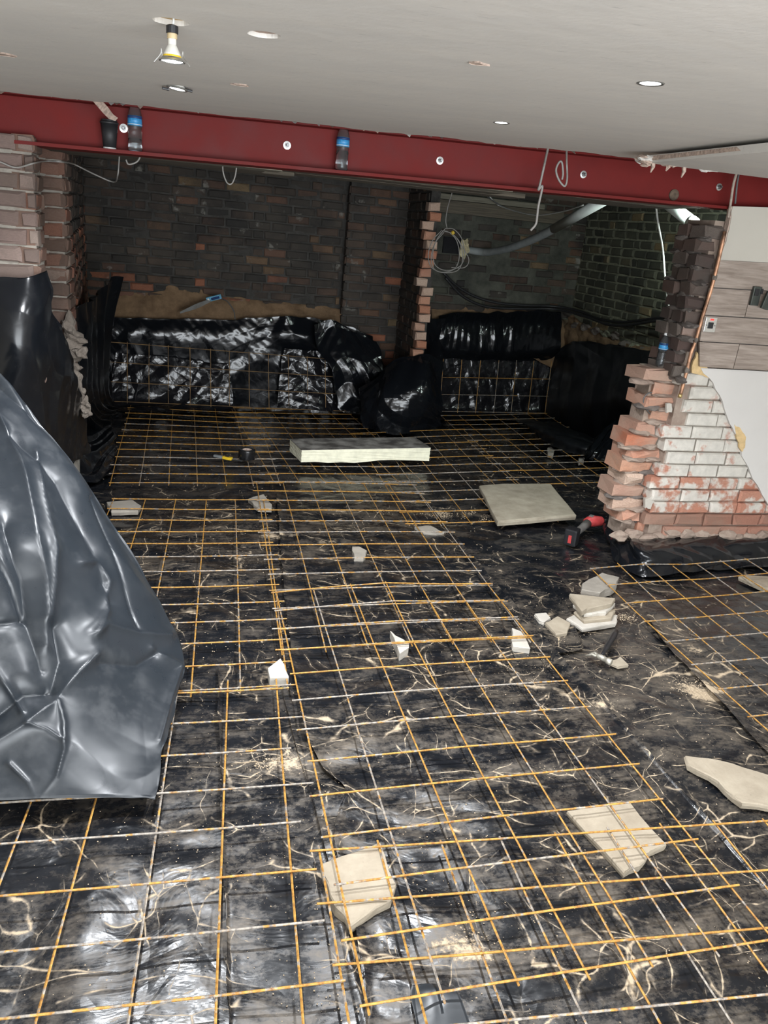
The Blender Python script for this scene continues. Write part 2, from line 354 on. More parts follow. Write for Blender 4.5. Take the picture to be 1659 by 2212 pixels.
# smooth value noise and folded-film relief, vectorised
def vnoise(x, y, seed):
    xi, yi = np.floor(x).astype(int), np.floor(y).astype(int); fx, fy = x-xi, y-yi
    h = lambda a, b: (np.sin((a*127.1+b*311.7+seed*74.7))*43758.5453) % 1.0
    sx, sy = fx*fx*(3-2*fx), fy*fy*(3-2*fy)
    return (h(xi, yi)*(1-sx)+h(xi+1, yi)*sx)*(1-sy)+(h(xi, yi+1)*(1-sx)+h(xi+1, yi+1)*sx)*sy
def fbm(x, y, seed, o=4): return sum(vnoise(x*2**k, y*2**k, seed+k)*.5**k for k in range(o))/(2-2**(1-o))
def tri(x): return 2*np.abs(x-np.floor(x+.5))
def crumple(x, y, seed, freq=4.0, n=6, warp=.35, aniso=0.0, ang=0.0):
    rs = np.random.RandomState(seed); h = np.zeros_like(x); tot = 0
    for k in range(min(n, 5)):
        a = ang+rs.uniform(-1, 1)*(math.pi/2)*(1-aniso); f = freq*.55*rs.uniform(.6, 1.0)*(1.45**k); am = 1/1.6**k
        wv = warp*(vnoise(x*2.1+k*7, y*2.1-k*3, seed+k)-.5)*4
        m = np.clip(vnoise(x*1.7-k*5, y*1.7+k*2, seed+50+k)*1.9-.45, 0, 1)
        h += am*m*tri((x*math.cos(a)+y*math.sin(a))*f+rs.uniform(0, 9)+wv); tot += am*.5
    return h/tot-.5
def cr(P, n):
    """catmull-rom resample of an (m,k,3) grid along axis 0"""
    m = P.shape[0]; Q = np.concatenate([2*P[:1]-P[1:2], P, 2*P[-1:]-P[-2:-1]]); t = np.linspace(0, m-1, n); i = np.minimum(t.astype(int), m-2); s = (t-i)[:, None, None]
    a, b, c, d = Q[i], Q[i+1], Q[i+2], Q[i+3]
    return .5*(2*b+(c-a)*s+(2*a-5*b+4*c-d)*s**2+(3*b-a-3*c+d)*s**3)
def sheet(name, ctrl, nu, nv, mat, disp=None, label=None, cat='sheet', edge=.006, parent=None, thick=0, attr=None, seed=1):
    P = np.array([[tuple(q) for q in row] for row in ctrl], float)
    P = cr(P, nv); P = cr(P.transpose(1, 0, 2), nu).transpose(1, 0, 2)
    du = np.gradient(P, axis=1); dv = np.gradient(P, axis=0)
    N = np.cross(du, dv); N /= np.linalg.norm(N, axis=2, keepdims=True)+1e-9
    if (N*(np.array(CAM)-P)).sum() < 0: N = -N
    su = np.cumsum(np.linalg.norm(du, axis=2), 1); sv = np.cumsum(np.linalg.norm(dv, axis=2), 0)
    if disp is not None: P = P + N*disp(su, sv)[:, :, None]
    if edge:
        e = (vnoise(su*9, sv*9, seed)-.5)*2*edge; e2 = (vnoise(su*9+40, sv*9, seed)-.5)*2*edge
        b = np.zeros(P.shape[:2]); b[:2] = 1; b[-2:] = 1; b[:, :2] = 1; b[:, -2:] = 1
        P[:, :, 2] += e*b; P[:, :, 0] += e2*b
    idx = np.arange(nu*nv).reshape(nv, nu)
    Fc = np.stack([idx[:-1, :-1], idx[:-1, 1:], idx[1:, 1:], idx[1:, :-1]], -1).reshape(-1, 4).tolist()
    o = mk(name, P.reshape(-1, 3), Fc, mat, parent, True)
    if attr is not None:
        a = o.data.attributes.new('dust', 'FLOAT', 'POINT'); a.data.foreach_set('value', attr(P[:, :, 0], P[:, :, 1]).ravel().astype(np.float32))
    if thick:
        md = o.modifiers.new('thickness', 'SOLIDIFY'); md.thickness = thick; md.offset = -1
    if label: tag(o, label, cat)
    return o

# bricks: a few shared meshes, unit size, front towards -y
def brick_mesh(k, rough):
    rs = random.Random(k); j = lambda a: rs.uniform(-a, a)
    V = [(sx*.5+j(rough*.5), .5, sz*.5+j(rough)) for sz in (-1, 1) for sx in (-1, 1)]
    V += [(sx*.5+j(rough*.5), -.38+j(rough), sz*.5+j(rough)) for sz in (-1, 1) for sx in (-1, 1)]
    ri = .455-rough*.6; V += [(sx*(ri+j(rough*.8)), -.5+j(rough*.9), sz*(.40-rough*.9+j(rough*1.3))) for sz in (-1, 1) for sx in (-1, 1)]
    Fc = [(0,2,3,1)]
    for a in (0, 4):
        b = a+4; Fc += [(a,a+1,b+1,b), (a+1,a+3,b+3,b+1), (a+3,a+2,b+2,b+3), (a+2,a,b,b+2)]
    return V, Fc+[(8,9,11,10)]
BM = {}
def brick_data(mat, k, rough):
    key = (mat, k, rough)
    if key not in BM:
        me = bpy.data.meshes.new('brick'); V, Fc = brick_mesh(k+int(rough*1000), rough); me.from_pydata(V, [], Fc); me.materials.append(MATS[mat]); me.update(); BM[key] = me
    return BM[key]
def brick(parent, c, size, mat, ang=0, rough=.03, tilt=0.0, name='brick'):
    o = bpy.data.objects.new(name, brick_data(mat, random.randrange(5), rough)); COL.objects.link(o); o.parent = parent
    o.location = Vector(c)-wloc(parent); o.scale = size
    o.rotation_euler = (random.uniform(-1,1)*tilt, random.uniform(-1,1)*tilt, ang+random.uniform(-1,1)*tilt); return o
def lay(parent, A, B, z0, courses, ch, pick, depth=.1, blen=.225, joint=.011, ok=None, rough=.03, proud=.004, left=None, headers=True, tilt=.006):
    """courses of bricks on the vertical face from A to B (plan), front on the right-hand side of A->B rotated -90"""
    A, B = Vector(A), Vector(B); d = (B-A).normalized(); L = (B-A).length; ang = math.atan2(d.y, d.x); nrm = Vector((d.y, -d.x))
    for c in range(courses):
        s = left(c) if left else 0; hd = headers and c % 2 == 1; k = 0
        cur = s-(0 if left else (blen*.25 if c % 2 else random.uniform(0, .05)))
        while cur < L-.02:
            ln = blen if not hd or k % 3 else blen*.47
            if not headers: ln = blen
            if cur+ln > L: ln = L-cur
            st = max(cur, 0 if not left else s); l2 = cur+ln-st
            z = z0+(c+.5)*ch; m = st+l2/2
            if l2 > .035 and (ok is None or ok(m, z)):
                mt = pick(m, z, c, k)
                if mt:
                    q = A+d*m; off = random.uniform(-1, 1)*proud-depth/2
                    brick(parent, (q.x+nrm.x*off, q.y+nrm.y*off, z), (l2-joint, depth, ch-joint), mt, ang, rough, tilt)
            cur += ln; k += 1

# ================================================================ STRUCTURE
def lump(parent, c, s, mat, seed, sub=2, name='mortar_lump', amp=.5):
    bm = bmesh.new(); bmesh.ops.create_icosphere(bm, subdivisions=sub, radius=1); rs = random.Random(seed)
    ph = [rs.uniform(0, 6) for _ in range(6)]
    for v in bm.verts:
        d = 1+amp*.5*(math.sin(3*v.co.x+ph[0])*math.cos(2.6*v.co.y+ph[1])+.6*math.sin(5*v.co.z+ph[2]+3*v.co.x)+.35*rs.uniform(-1, 1))
        v.co = Vector((v.co.x*s[0], v.co.y*s[1], v.co.z*s[2]))*d
    bm.verts.index_update(); V = [Vector(c)+v.co for v in bm.verts]; Fc = [[v.index for v in f.verts] for f in bm.faces]; bm.free()
    return mk(name, V, Fc, mat, parent)
def dustmap(x, y):
    d = .33+0*x
    for cx, cy, r, a in ((1.95, 2.9, .75, .75), (.15, 4.4, .8, .34), (.7, 1.6, .9, .35), (1.4, 4.9, .7, .35), (.55, 2.2, .5, .35), (1.1, 1.3, .8, .3), (2.2, 3.6, .5, .4), (.0, 6.8, 1.6, -.15), (3.2, 3.1, .7, -.1), (-.3, 1.8, .6, .1), (2.2, 2.0, .8, .45)):
        d = d+a*np.exp(-((x-cx)**2+(y-cy)**2)/r**2)
    d = np.clip(d, 0, .72)
    for u, v, r in ((735, 1103, .09), (800, 1100, .13), (945, 1106, .11), (1010, 1110, .11), (1060, 1112, .10), (470, 1135, .10), (430, 1105, .09), (1500, 1400, .10), (1490, 1475, .12), (1540, 1490, .09), (1300, 1515, .10), (1000, 2050, .10), (600, 1640, .12)):
        c = at(u, v, z=FLOOR); d = d+.42*np.exp(-((x-c.x)**2+((y-c.y)*1.4)**2)/r**2)
    return d
g = np.linspace
def flat_grid(x0, x1, y0, y1, z=0, m=4): return [[(x, y, z) for x in g(x0, x1, m)] for y in g(y1, y0, m)]
fl = box('floor', (-2.4, -1.8, -.4), (5.0, 8.6, -.09), 'earth'); struct(fl)
def floor_relief(a, seed):
    def f(u, v): return a*(crumple(u, v, seed, 1.6, 5, .5)*.55+crumple(u, v*1.3, seed+9, 4.5, 5, .4)*.45+.6*(fbm(u*.9, v*.9, seed)-.5))
    return f
sheet('polythene_sheet', [[(x, y, FLOOR-.022) for x in g(-2.35, 4.6, 6)] for y in g(8.12, .4, 6)], 420, 470, 'membrane_dusty', floor_relief(.030, 3),
      'black polythene damp-proof sheet, dusty and creased, covering the whole floor', 'sheet', 0, attr=dustmap)
def strip(left, right, label, seed, z=0.0, nu=110, nv=260, amp=.022):
    """a lapped strip of film laid over the floor film: left and right edges as plan points, far to near"""
    n = 14
    def res(E):
        E = np.array(E, float); t = np.linspace(0, len(E)-1, n); i = np.minimum(t.astype(int), len(E)-2); s = (t-i)[:, None]; return E[i]*(1-s)+E[i+1]*s
    Lf, Rt = res(left), res(right)
    ctrl = [[(a[0]+(b[0]-a[0])*s, a[1]+(b[1]-a[1])*s, FLOOR-.012+z+(.012 if s in (0, 1) else 0)) for s in (0, .06, .3, .6, .94, 1)] for a, b in zip(Lf, Rt)]
    return sheet('polythene_sheet', ctrl, nu, nv, 'membrane_dusty', floor_relief(amp, seed), label, 'sheet', .004, attr=dustmap, seed=seed)
fp = lambda u, v: tuple(at(u, v, z=FLOOR))[:2]
strip([fp(596, 1058), fp(606, 1180), fp(618, 1330), fp(640, 1500), fp(672, 1640), fp(752, 1705), fp(716, 1790), fp(770, 1990), fp(790, 2230)],
      [(1.78, 5.55), (1.78, 4.9), (1.78, 4.2), (1.8, 3.4), (1.82, 2.7), (1.84, 2.2), (1.85, 1.8), (1.85, 1.4), (1.85, 1.0)],
      'long lapped strip of black polythene under the middle mesh with a folded left edge', 21, .006, 130, 320)
strip([fp(470, 1440), fp(474, 1600), fp(480, 1800), fp(486, 2000), fp(492, 2260)], [(.42, 3.1), (.44, 2.6), (.46, 2.1), (.47, 1.6), (.48, 1.1)],
      'narrow lapped strip of black polythene running to the bottom edge left of centre', 33, .002, 40, 200, .014)
strip([fp(1395, 1330), fp(1440, 1395), fp(1520, 1480), fp(1659, 1625), fp(1800, 1790)], [(4.4, 4.0), (4.4, 3.4), (4.4, 2.8), (4.4, 2.2), (4.4, 1.6)],
      'black polythene strip under the right-hand mesh with a straight lapped edge', 45, .004, 120, 150, .02)
strip([fp(1050, 1250), fp(1080, 1330), fp(1110, 1420)], [fp(1180, 1255), fp(1230, 1320), fp(1260, 1400)],
      'small embossed offcut of black polythene beside the stacked stone flakes', 57, .004, 30, 40, .012)

# ---- ceiling with round cut-outs
HOLES = [(370, 47, .042), (570, 75, .040), (383, 187, .036), (1083, 265, .030), (1405, 180, .036)]
bm = bmesh.new(); zc = lambda x: CEIL0+CEILS*x
def loop(pts):
    vs = [bm.verts.new((x, y, zc(x))) for x, y in pts]
    for i in range(len(vs)): bm.edges.new((vs[i], vs[(i+1)%len(vs)]))
far = [(x, 4.10+.022*math.sin(x*9)+random.uniform(-.02, .02)) for x in g(2.6, -2.4, 90)]
loop([(-2.4, -1.8), (5.0, -1.8), (5.0, 4.05)]+far)
HP = []
for u, v, r in HOLES:
    c = at_ceiling(u, v); HP.append(c)
    loop([(c.x+r*math.cos(a)*(1+random.uniform(-.04, .04)), c.y+r*math.sin(a)*(1+random.uniform(-.04, .04))) for a in g(0, 2*math.pi, 25)[:-1]])
bmesh.ops.triangle_fill(bm, use_beauty=True, edges=list(bm.edges))
bm.verts.index_update()
o = mk('ceiling', [v.co.copy() for v in bm.verts], [[v.index for v in f.verts] for f in bm.faces], 'ceiling_plaster', origin=(0, 0, 0)); bm.free()
for f in o.data.polygons:
    if f.normal.z > 0: f.flip()
md = o.modifiers.new('board', 'SOLIDIFY'); md.thickness = .014; md.offset = -1; struct(o); ceiling = o
for nm_, (u, v), s in (('patch', (15, 118), .05), ('patch', (520, 183), .03), ('patch', (1030, 136), .03)):
    c = at_ceiling(u, v, -.001); k = mk(nm_, *prism_vf([(c.x+s*math.cos(a)*random.uniform(.5, 1.3), c.y+s*.5*math.sin(a)*random.uniform(.4, 1.4)) for a in g(0, 6.28, 9)[:-1]], c.z-.002, c.z+.001), 'torn_paper', ceiling)
# torn plaster and paper hanging from the far edge of the ceiling
for i in range(30):
    x = random.uniform(-.9, 2.3); z = zc(x); s = random.uniform(.006, .022)
    mk('torn_edge', [(x, 4.12, z+.006), (x+s*1.6, 4.12, z+.004), (x+s*.9, 4.10-random.random()*.02, z-s*random.uniform(.1, .7)), (x+s, 4.135, z+.01)], [(0,1,2), (1,3,2), (3,0,2), (0,3,1)], random.choice(['ceiling_plaster', 'torn_paper', 'ceiling_plaster']), ceiling)
struct(box('ceiling', (-2.4, -1.8, 2.42), (5.0, 8.6, 2.6), 'dark_void'))
struct(box('ceiling', (-2.4, -1.86, 2.20), (5.0, -1.80, 2.6), 'wall_plaster'))  # unseen rear fascia, added to stop sky light leaking in above the ceiling
mk('hole_backing', *lathe_vf([(.05, 0), (.05, .004)], HP[1]+Vector((0, 0, .010)), 20), 'torn_paper', ceiling)
mk('hole_backing', *lathe_vf([(.02, 0), (.052, .0), (.052, .004)], HP[0]+Vector((0, 0, .012)), 20), 'board_core', ceiling)
# bulkhead on the right
bx0 = 2.16
bl = box('trim_1', (bx0, -1.2, 2.252), (5.0, 3.74, 2.285), 'ceiling_plaster'); struct(bl)
for i in range(26):
    x = bx0+random.uniform(-.07, .20); lump(bl, (x, 3.74+random.uniform(-.05, .03), 2.268+random.uniform(-.022, .012)), (random.uniform(.012, .04), random.uniform(.012, .03), random.uniform(.005, .014)), random.choice(('ceiling_plaster', 'torn_paper', 'torn_paper')), 600+i, 2, 'torn_edge', .8)
for i in range(14):
    x = bx0+.25+random.random()*2.2; lump(bl, (x, 3.74, 2.268+random.uniform(-.016, .01)), (random.uniform(.01, .04), .012, random.uniform(.004, .012)), random.choice(('ceiling_plaster', 'torn_paper')), 700+i, 2, 'torn_edge', .8)
for x, dz in ((bx0+.02, -.05), (bx0+.10, -.035), (bx0+.19, -.055)):
    mk('torn_flake', *tube_vf([(x, 3.73, 2.262), (x+.01, 3.735, 2.262+dz*.5), (x+.004, 3.74, 2.262+dz)], [.012, .010, .003], 5), 'torn_paper', bl)
q0, q1 = at(1372, 335, z=2.262), at(1505, 313, z=2.262)
mk('torn_strip', [(bx0-.003, 3.72, 2.262), (bx0-.003, 3.05, 2.266), (bx0-.003, 3.08, 2.281), (bx0-.003, 3.74, 2.281), (bx0+.001, 3.72, 2.262), (bx0+.001, 3.05, 2.266), (bx0+.001, 3.08, 2.281), (bx0+.001, 3.74, 2.281)], [(0,1,2,3), (7,6,5,4), (0,4,5,1), (1,5,6,2), (2,6,7,3), (3,7,4,0)], 'torn_paper', bl)

# ---- far bay: back walls, middle pier, partition, side walls
YB = 8.35; CH = .083
def zone(mid, red, thr):
    def p(m, z, c, k): return red if random.random() < thr(m, z) else mid
    return p
wb = struct(box('wall_back', (-1.0, YB+.012, -.1), (1.62, YB+.25, 2.42), 'mortar_soot'))
def soil_edge(x):  # ragged foot of the brickwork
    return .93+.04*math.sin(x*5.1)+.03*math.sin(x*13)+(.05 if x > .9 else 0)
lay(wb, (-.92, YB), (1.60, YB), .88, 16, CH, zone('brick_soot', 'brick_soot_red', lambda m, z: max(.015, min(1, 1.25-m*.42-(z-.95)*2.4))), ok=lambda m, z: z > soil_edge(m-.92)+.02, proud=.012, rough=.05)
# pier face between the bays
wm = struct(box('wall_middle', (1.62, YB-.10, -.1), (2.40, YB+.2, 2.42), 'mortar_soot'))
lay(wm, (1.60, YB-.112), (2.34, YB-.112), .46, 21, CH, zone('brick_soot', 'brick_soot_red', lambda m, z: .03 if z > .8 else .35), proud=.008, rough=.05)
# partition coming forward, its cut end toothed
XP, YP = 2.20, 7.42
wp = struct(box('wall_partition', (XP+.012, YP+.06, -.1), (XP+.10, YB+.1, 2.42), 'mortar_soot'))
lay(wp, (XP, YB-.11), (XP, YP+.10), .28, 24, CH, lambda m, z, c, k: 'brick_soot', proud=.004, rough=.04)
for c in range(21):
    z = .36+c*CH; ox = [0, .012, .02, -.03, -.012, .015, 0, -.02, .02, .012, 0, .02, -.045, -.02, .0, .02, .015, -.015, -.04, .02, .0][c]
    pc = at(900+(945-900)*(z-.75)/1.42, 600, y=YP)
    brick(wp, (XP+.035+ox, YP+.055, z+CH/2), (.108, .11, CH-.010), 'brick_cut' if c not in (15, 13) else 'brick_orange', 0, .07, .03)
# right bay: sooty back wall and olive side wall
wr = struct(box('wall_back_right', (2.30, YB+.012, -.1), (4.6, YB+.25, 2.42), 'soot_render'))
lay(wr, (2.34, YB), (4.25, YB), .90, 18, CH, lambda m, z, c, k: ('brick_olive' if random.random() < .5 and z < 1.35 and m < 1.0 else ('brick_soot' if random.random() < .62 else None)), proud=.006, rough=.06, ok=lambda m, z: z > .98+.04*math.sin(m*7))
XS = 4.22
ws = struct(box('wall_side_right', (XS+.012, 4.9, -.1), (XS+.3, YB+.2, 2.42), 'mortar_olive'))
lay(ws, (XS, YB-.02), (XS, 5.0), .62, 22, CH, lambda m, z, c, k: 'brick_olive', proud=.006, rough=.06,
    ok=lambda m, z: z > (1.10 - .10*max(0, (m-.3)) + .05*math.sin(m*9) if m < 4 else .7))
# left: side wall of the bay, set-back stage and front pier
wl = struct(mk('wall_side_left', *box_vf((-.872, 6.95, 1.15), (.2, 2.9, 2.5), math.radians(4.2)), 'mortar_soot'))
lay(wl, (-.648, 5.48), (-.862, YB), .80, 17, CH, zone('brick_soot', 'brick_soot_red', lambda m, z: max(0, 1.2-(z-.9)*1.3)), proud=.006, rough=.05)
wst = struct(box('wall_left_return', (-1.3, 5.17, -.1), (-.65, 5.45, 2.10), 'mortar_pale'))
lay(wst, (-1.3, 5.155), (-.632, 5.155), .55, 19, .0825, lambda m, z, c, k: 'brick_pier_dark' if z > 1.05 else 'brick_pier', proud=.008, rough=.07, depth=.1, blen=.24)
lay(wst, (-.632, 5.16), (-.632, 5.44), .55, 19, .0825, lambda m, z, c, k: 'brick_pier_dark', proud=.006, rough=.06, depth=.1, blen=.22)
wpier = struct(box('wall_left', (-2.4, 4.315, 1.0), (-.67, 4.52, 2.06), 'mortar_pale')); mk('footing', *box_vf((-1.65, 4.45, .45), (1.5, .14, 1.1)), 'mortar_grey', wpier)
lay(wpier, (-1.60, 4.30), (-.655, 4.30), .95, 14, .0825, lambda m, z, c, k: 'brick_pier', proud=.007, rough=.06, blen=.235)
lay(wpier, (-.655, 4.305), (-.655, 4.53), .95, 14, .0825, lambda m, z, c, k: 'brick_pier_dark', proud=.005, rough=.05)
# broken mortar lumps at the foot of the return
for (u, v, s, k) in ((162, 738, (.06, .05, .05), 1), (150, 765, (.05, .05, .06), 2), (172, 762, (.035, .04, .04), 3), (148, 705, (.045, .05, .06), 4), (160, 795, (.04, .04, .035), 5), (168, 822, (.022, .03, .05), 6), (176, 850, (.022, .03, .035), 7), (183, 872, (.035, .04, .04), 8), (186, 890, (.028, .03, .03), 9)):
    lump(wst, at(u, v, y=5.12), s, 'mortar_lump', k, 3, 'mortar_lump', .75)
# near-black far ceiling, soffit boards behind the beam, timber on the back wall
struct(box('ceiling', (-1.2, 5.3, 2.26), (2.9, 8.6, 2.42), 'dark_void'))
sf = empty('trim_2', (1.2, 4.9, 2.07)); struct(sf)
for i, (y0, y1) in enumerate(((4.52, 4.74), (4.75, 5.0), (5.01, 5.3))):
    x = -.70
    while x < 3.0:
        L = random.uniform(1.1, 1.7); x1 = min(x+L, 3.02)
        z = 2.062+.0178*((x+x1)/2+.8)+random.uniform(-.004, .006)
        mk('plank', *box_vf(((x+x1)/2, (y0+y1)/2, z+.02), (x1-x-.006, y1-y0-.004, .04)), 'timber' if i else 'timber_pale', sf); x = x1
tl = empty('trim_3', (3.2, 8.3, 2.06)); struct(tl)
mk('plank', *box_vf((3.12, 8.27, 2.10), (1.55, .08, .12)), 'timber', tl); mk('plank', *box_vf((3.0, 8.22, 2.19), (1.3, .06, .05)), 'timber_pale', tl)
# side walls of the near room, outside the frame
struct(box('wall_near_left', (-2.55, -1.8, -.1), (-2.4, 4.4, 2.42), 'wall_plaster'))
struct(box('wall_near_right', (5.0, -1.8, -.1), (5.15, 8.6, 2.42), 'wall_plaster'))
struct(box('wall_far_left', (-2.55, 4.4, -.1), (-2.4, 8.6, 2.42), 'mortar_soot')); struct(box('wall_far', (-2.4, 8.62, -.1), (5.0, 8.7, 2.42), 'mortar_soot'))

# ---- right-hand wall stub: ragged brick end, painted brick, plaster, tiles
YN = 4.30
wn = struct(box('wall_right', (3.0, YN+.03, .06), (5.0, YN+.30, 2.06), 'mortar_rubble'))
LEFT = [(1378,1140), (1340,1118), (1328,1091), (1328,1059), (1351,1034), (1344,1007), (1361,980), (1357,949), (1376,920), (1404,897), (1395,865), (1416,839), (1391,808)]
z0n, chn = .085, .0845
for c, (u, v) in enumerate(LEFT):
    z = z0n+(c+.5)*chn; xl = at(u, v, y=YN+.08).x
    cur = xl; k = 0
    xw = 3.02-.006*c if c > 1 else 9   # where the white paint starts
    while cur < 4.45:
        ln = (.215 if (c+k) % 2 else .225) if k else random.choice((.14, .20, .22))
        m = cur+ln/2
        if k == 0: mt, yo, rg = ('brick_orange' if c not in (2, 4) else 'brick_cut'), .07, .13
        elif m < 2.99: mt, yo, rg = 'brick_grey' if c % 3 else 'brick_orange', .03+random.uniform(-.01, .015), .08
        elif c < 2: mt, yo, rg = 'brick_base', .0, .06
        elif c < 5: mt, yo, rg = 'brick_worn_paint', .0, .03
        else: mt, yo, rg = 'brick_painted', .0, .018
        dp = .24 if k == 0 else .12
        brick(wn, (m, YN+yo+dp/2+random.uniform(-1, 1)*.004, z), (ln-.009, dp, chn-(.008 if m < 2.99 else .005)), mt, 0, rg, .03 if m < 2.99 else .006)
        cur += ln; k += 1
# mortar and rubble between the broken bricks
for c, (u, v) in enumerate(LEFT):
    z = z0n+c*chn; xl = at(u, v, y=YN+.08).x
    for j in range(2):
        lump(wn, (xl+.05+j*.14+random.uniform(-.02, .03), YN+.135+random.uniform(-.02, .02), z+random.uniform(-.01, .01)), (.08, .07, .022), random.choice(('mortar_rubble', 'mortar_rubble', 'mortar_rubble', 'mortar_grey')), c*7+j, 2, 'mortar', .35)
mk('mortar_core', *box_vf((2.95, YN+.20, .62), (.20, .16, 1.12)), 'mortar_rubble', wn)
for j in range(16):
    lump(wn, (2.78+j*.10, YN-.005+random.uniform(-.01, .02), .085+random.uniform(-.01, .03)), (.07, .035, .035), 'mortar_rubble', 90+j, 2, 'mortar', .5)
# dark jamb above the broken end
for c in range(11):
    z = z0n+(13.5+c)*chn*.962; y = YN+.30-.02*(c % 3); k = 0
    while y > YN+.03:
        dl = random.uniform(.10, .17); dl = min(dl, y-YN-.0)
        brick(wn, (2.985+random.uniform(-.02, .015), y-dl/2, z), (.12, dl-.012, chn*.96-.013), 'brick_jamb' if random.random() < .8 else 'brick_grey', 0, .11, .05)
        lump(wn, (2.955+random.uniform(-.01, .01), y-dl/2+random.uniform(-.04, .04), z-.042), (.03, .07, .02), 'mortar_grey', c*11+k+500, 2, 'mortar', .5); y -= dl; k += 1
# plaster skin: torn left edge
def panel(name, pts, y0, y1, mat, parent):
    P = [at(u, v, y=y0) for u, v in pts]; n = len(P)
    V = P+[Vector((p.x, y1, p.z)) for p in P]
    Fc = [tuple(range(n)), tuple(range(2*n-1, n-1, -1))]+[(k, k+n, (k+1)%n+n, (k+1)%n) for k in range(n)]
    o = mk(name, V, Fc, mat, parent)
    bm = bmesh.new(); bm.from_mesh(o.data); bmesh.ops.triangulate(bm, faces=bm.faces); bmesh.ops.recalc_face_normals(bm, faces=bm.faces); bm.to_mesh(o.data); bm.free(); return o
def rag(pts, a=2.0):
    out = []
    for (u, v), (u2, v2) in zip(pts, pts[1:]):
        for s in (0, .33, .66): out.append((u+(u2-u)*s+random.uniform(-a, a), v+(v2-v)*s+random.uniform(-a, a)))
    return out+[pts[-1]]
panel('plaster', rag([(1584, 446), (1578, 480), (1568, 520), (1556, 562)])+[(1800, 575), (1800, 452)], YN-.022, YN+.005, 'wall_plaster', wn)
panel('plaster', rag([(1512, 796), (1541, 826), (1560, 868), (1578, 915), (1592, 945), (1604, 985), (1622, 1022), (1640, 1058), (1660, 1092), (1700, 1120)])+[(1900, 1130), (1900, 815)], YN-.016, YN+.004, 'wall_white', wn)
panel('plaster_backing', rag([(1505, 760), (1496, 790), (1494, 806), (1520, 812), (1542, 818), (1530, 797)], 1.5), YN-.012, YN+.003, 'board_core', wn)
panel('plaster_backing', rag([(1586, 918), (1600, 925), (1612, 945), (1610, 968), (1602, 975), (1592, 948)], 1.5), YN-.019, YN-.004, 'board_core', wn)
panel('plaster_edge', rag([(1580, 446), (1572, 490), (1560, 540), (1546, 600), (1538, 625), (1544, 625), (1552, 592), (1566, 540), (1577, 490), (1585, 446)], 1.5), YN-.018, YN+.02, 'torn_paper', wn)
panel('paint_chip', rag([(1392, 1078), (1410, 1070), (1412, 1085), (1404, 1098), (1394, 1098)], 2), YN+.005, YN+.03, 'stone_pale', wn)
panel('paint_chip', rag([(1440, 872), (1452, 872), (1452, 890), (1440, 892)], 1), YN+.012, YN+.03, 'stone_pale', wn)
tb = panel('tile_bedding', [(1553, 563), (1535, 625), (1522, 684), (1512, 790), (1800, 808), (1800, 578)], YN-.022, YN-.004, 'grout_dark', wn)
def ln(a, b, t): return (a[0]+(b[0]-a[0])*t, a[1]+(b[1]-a[1])*t)
TR = [((1554, 562), (1541, 620.5), [1659+60]), ((1534, 622.5), (1523, 679.5), [1615, 1800]), ((1521, 682), (1512, 736.5), [1800]), ((1511.5, 739), (1512, 792), [1590, 1740])]
for (tl_, bl_, joints) in TR:
    a0, b0 = tl_, bl_
    for j in joints:
        top = tl_[1]+(j-tl_[0])*.062; bot = bl_[1]+(j-bl_[0])*.058
        dxt = (j+7, top); dxb = (j-7, bot)
        panel('tile', [a0, dxt, dxb, b0], YN-.034, YN-.020, 'wood_tile', wn)
        a0, b0 = (dxt[0]+1.5, dxt[1]), (dxb[0]+1.5, dxb[1])
# switch plate
sp = at(1533, 701, y=YN-.034)
sw = empty('switch_plate', (sp.x, YN-.034, sp.z-.045))
mk('plate', *rbox_vf((sp.x, YN-.039, sp.z), (.078, .010, .088), .003), 'chrome_plate', sw)
mk('rocker', *rbox_vf((sp.x-.001, YN-.046, sp.z-.004), (.034, .006, .036), .002), 'black_plastic', sw)
mk('neon', *rbox_vf((sp.x+.002, YN-.046, sp.z+.030), (.022, .004, .009), .001), 'red_neon', sw)
for s in (-1, 1): mk('screw', *lathe_vf([(.003, -.001), (.003, .002), (0, .0025)], (sp.x+s*.028, YN-.045, sp.z-.004), 8, Matrix.Rotation(math.pi/2, 3, 'X')), 'bolt_dark', sw)
tag(sw, 'chrome cooker switch with lit red neon on the wood-look tiles', 'switch')
bp = at(1640, 640, y=YN-.034)
br = empty('bracket', (bp.x, YN-.034, bp.z-.06))
mk('mount', *rbox_vf((bp.x-.035, YN-.045, bp.z+.0), (.055, .02, .11), .004), 'bracket_metal', br)
mk('slot', *rbox_vf((bp.x-.04, YN-.058, bp.z+.022), (.026, .006, .04), .002), 'black_plastic', br)
mk('slot', *rbox_vf((bp.x-.008, YN-.058, bp.z+.03), (.014, .006, .03), .002), 'black_plastic', br)
mk('arm', *rbox_vf((bp.x+.022, YN-.085, bp.z-.02), (.05, .018, .10), .004, Matrix.Rotation(math.radians(12), 3, 'Y')), 'bracket_metal', br)
mk('pin', *lathe_vf([(.006, -.03), (.006, .03)], (bp.x+.05, YN-.09, bp.z-.005), 10, Matrix.Rotation(math.pi/2, 3, 'Y')), 'zinc', br)
tag(br, 'dark metal hinge bracket screwed to the wood-look tiles', 'bracket')

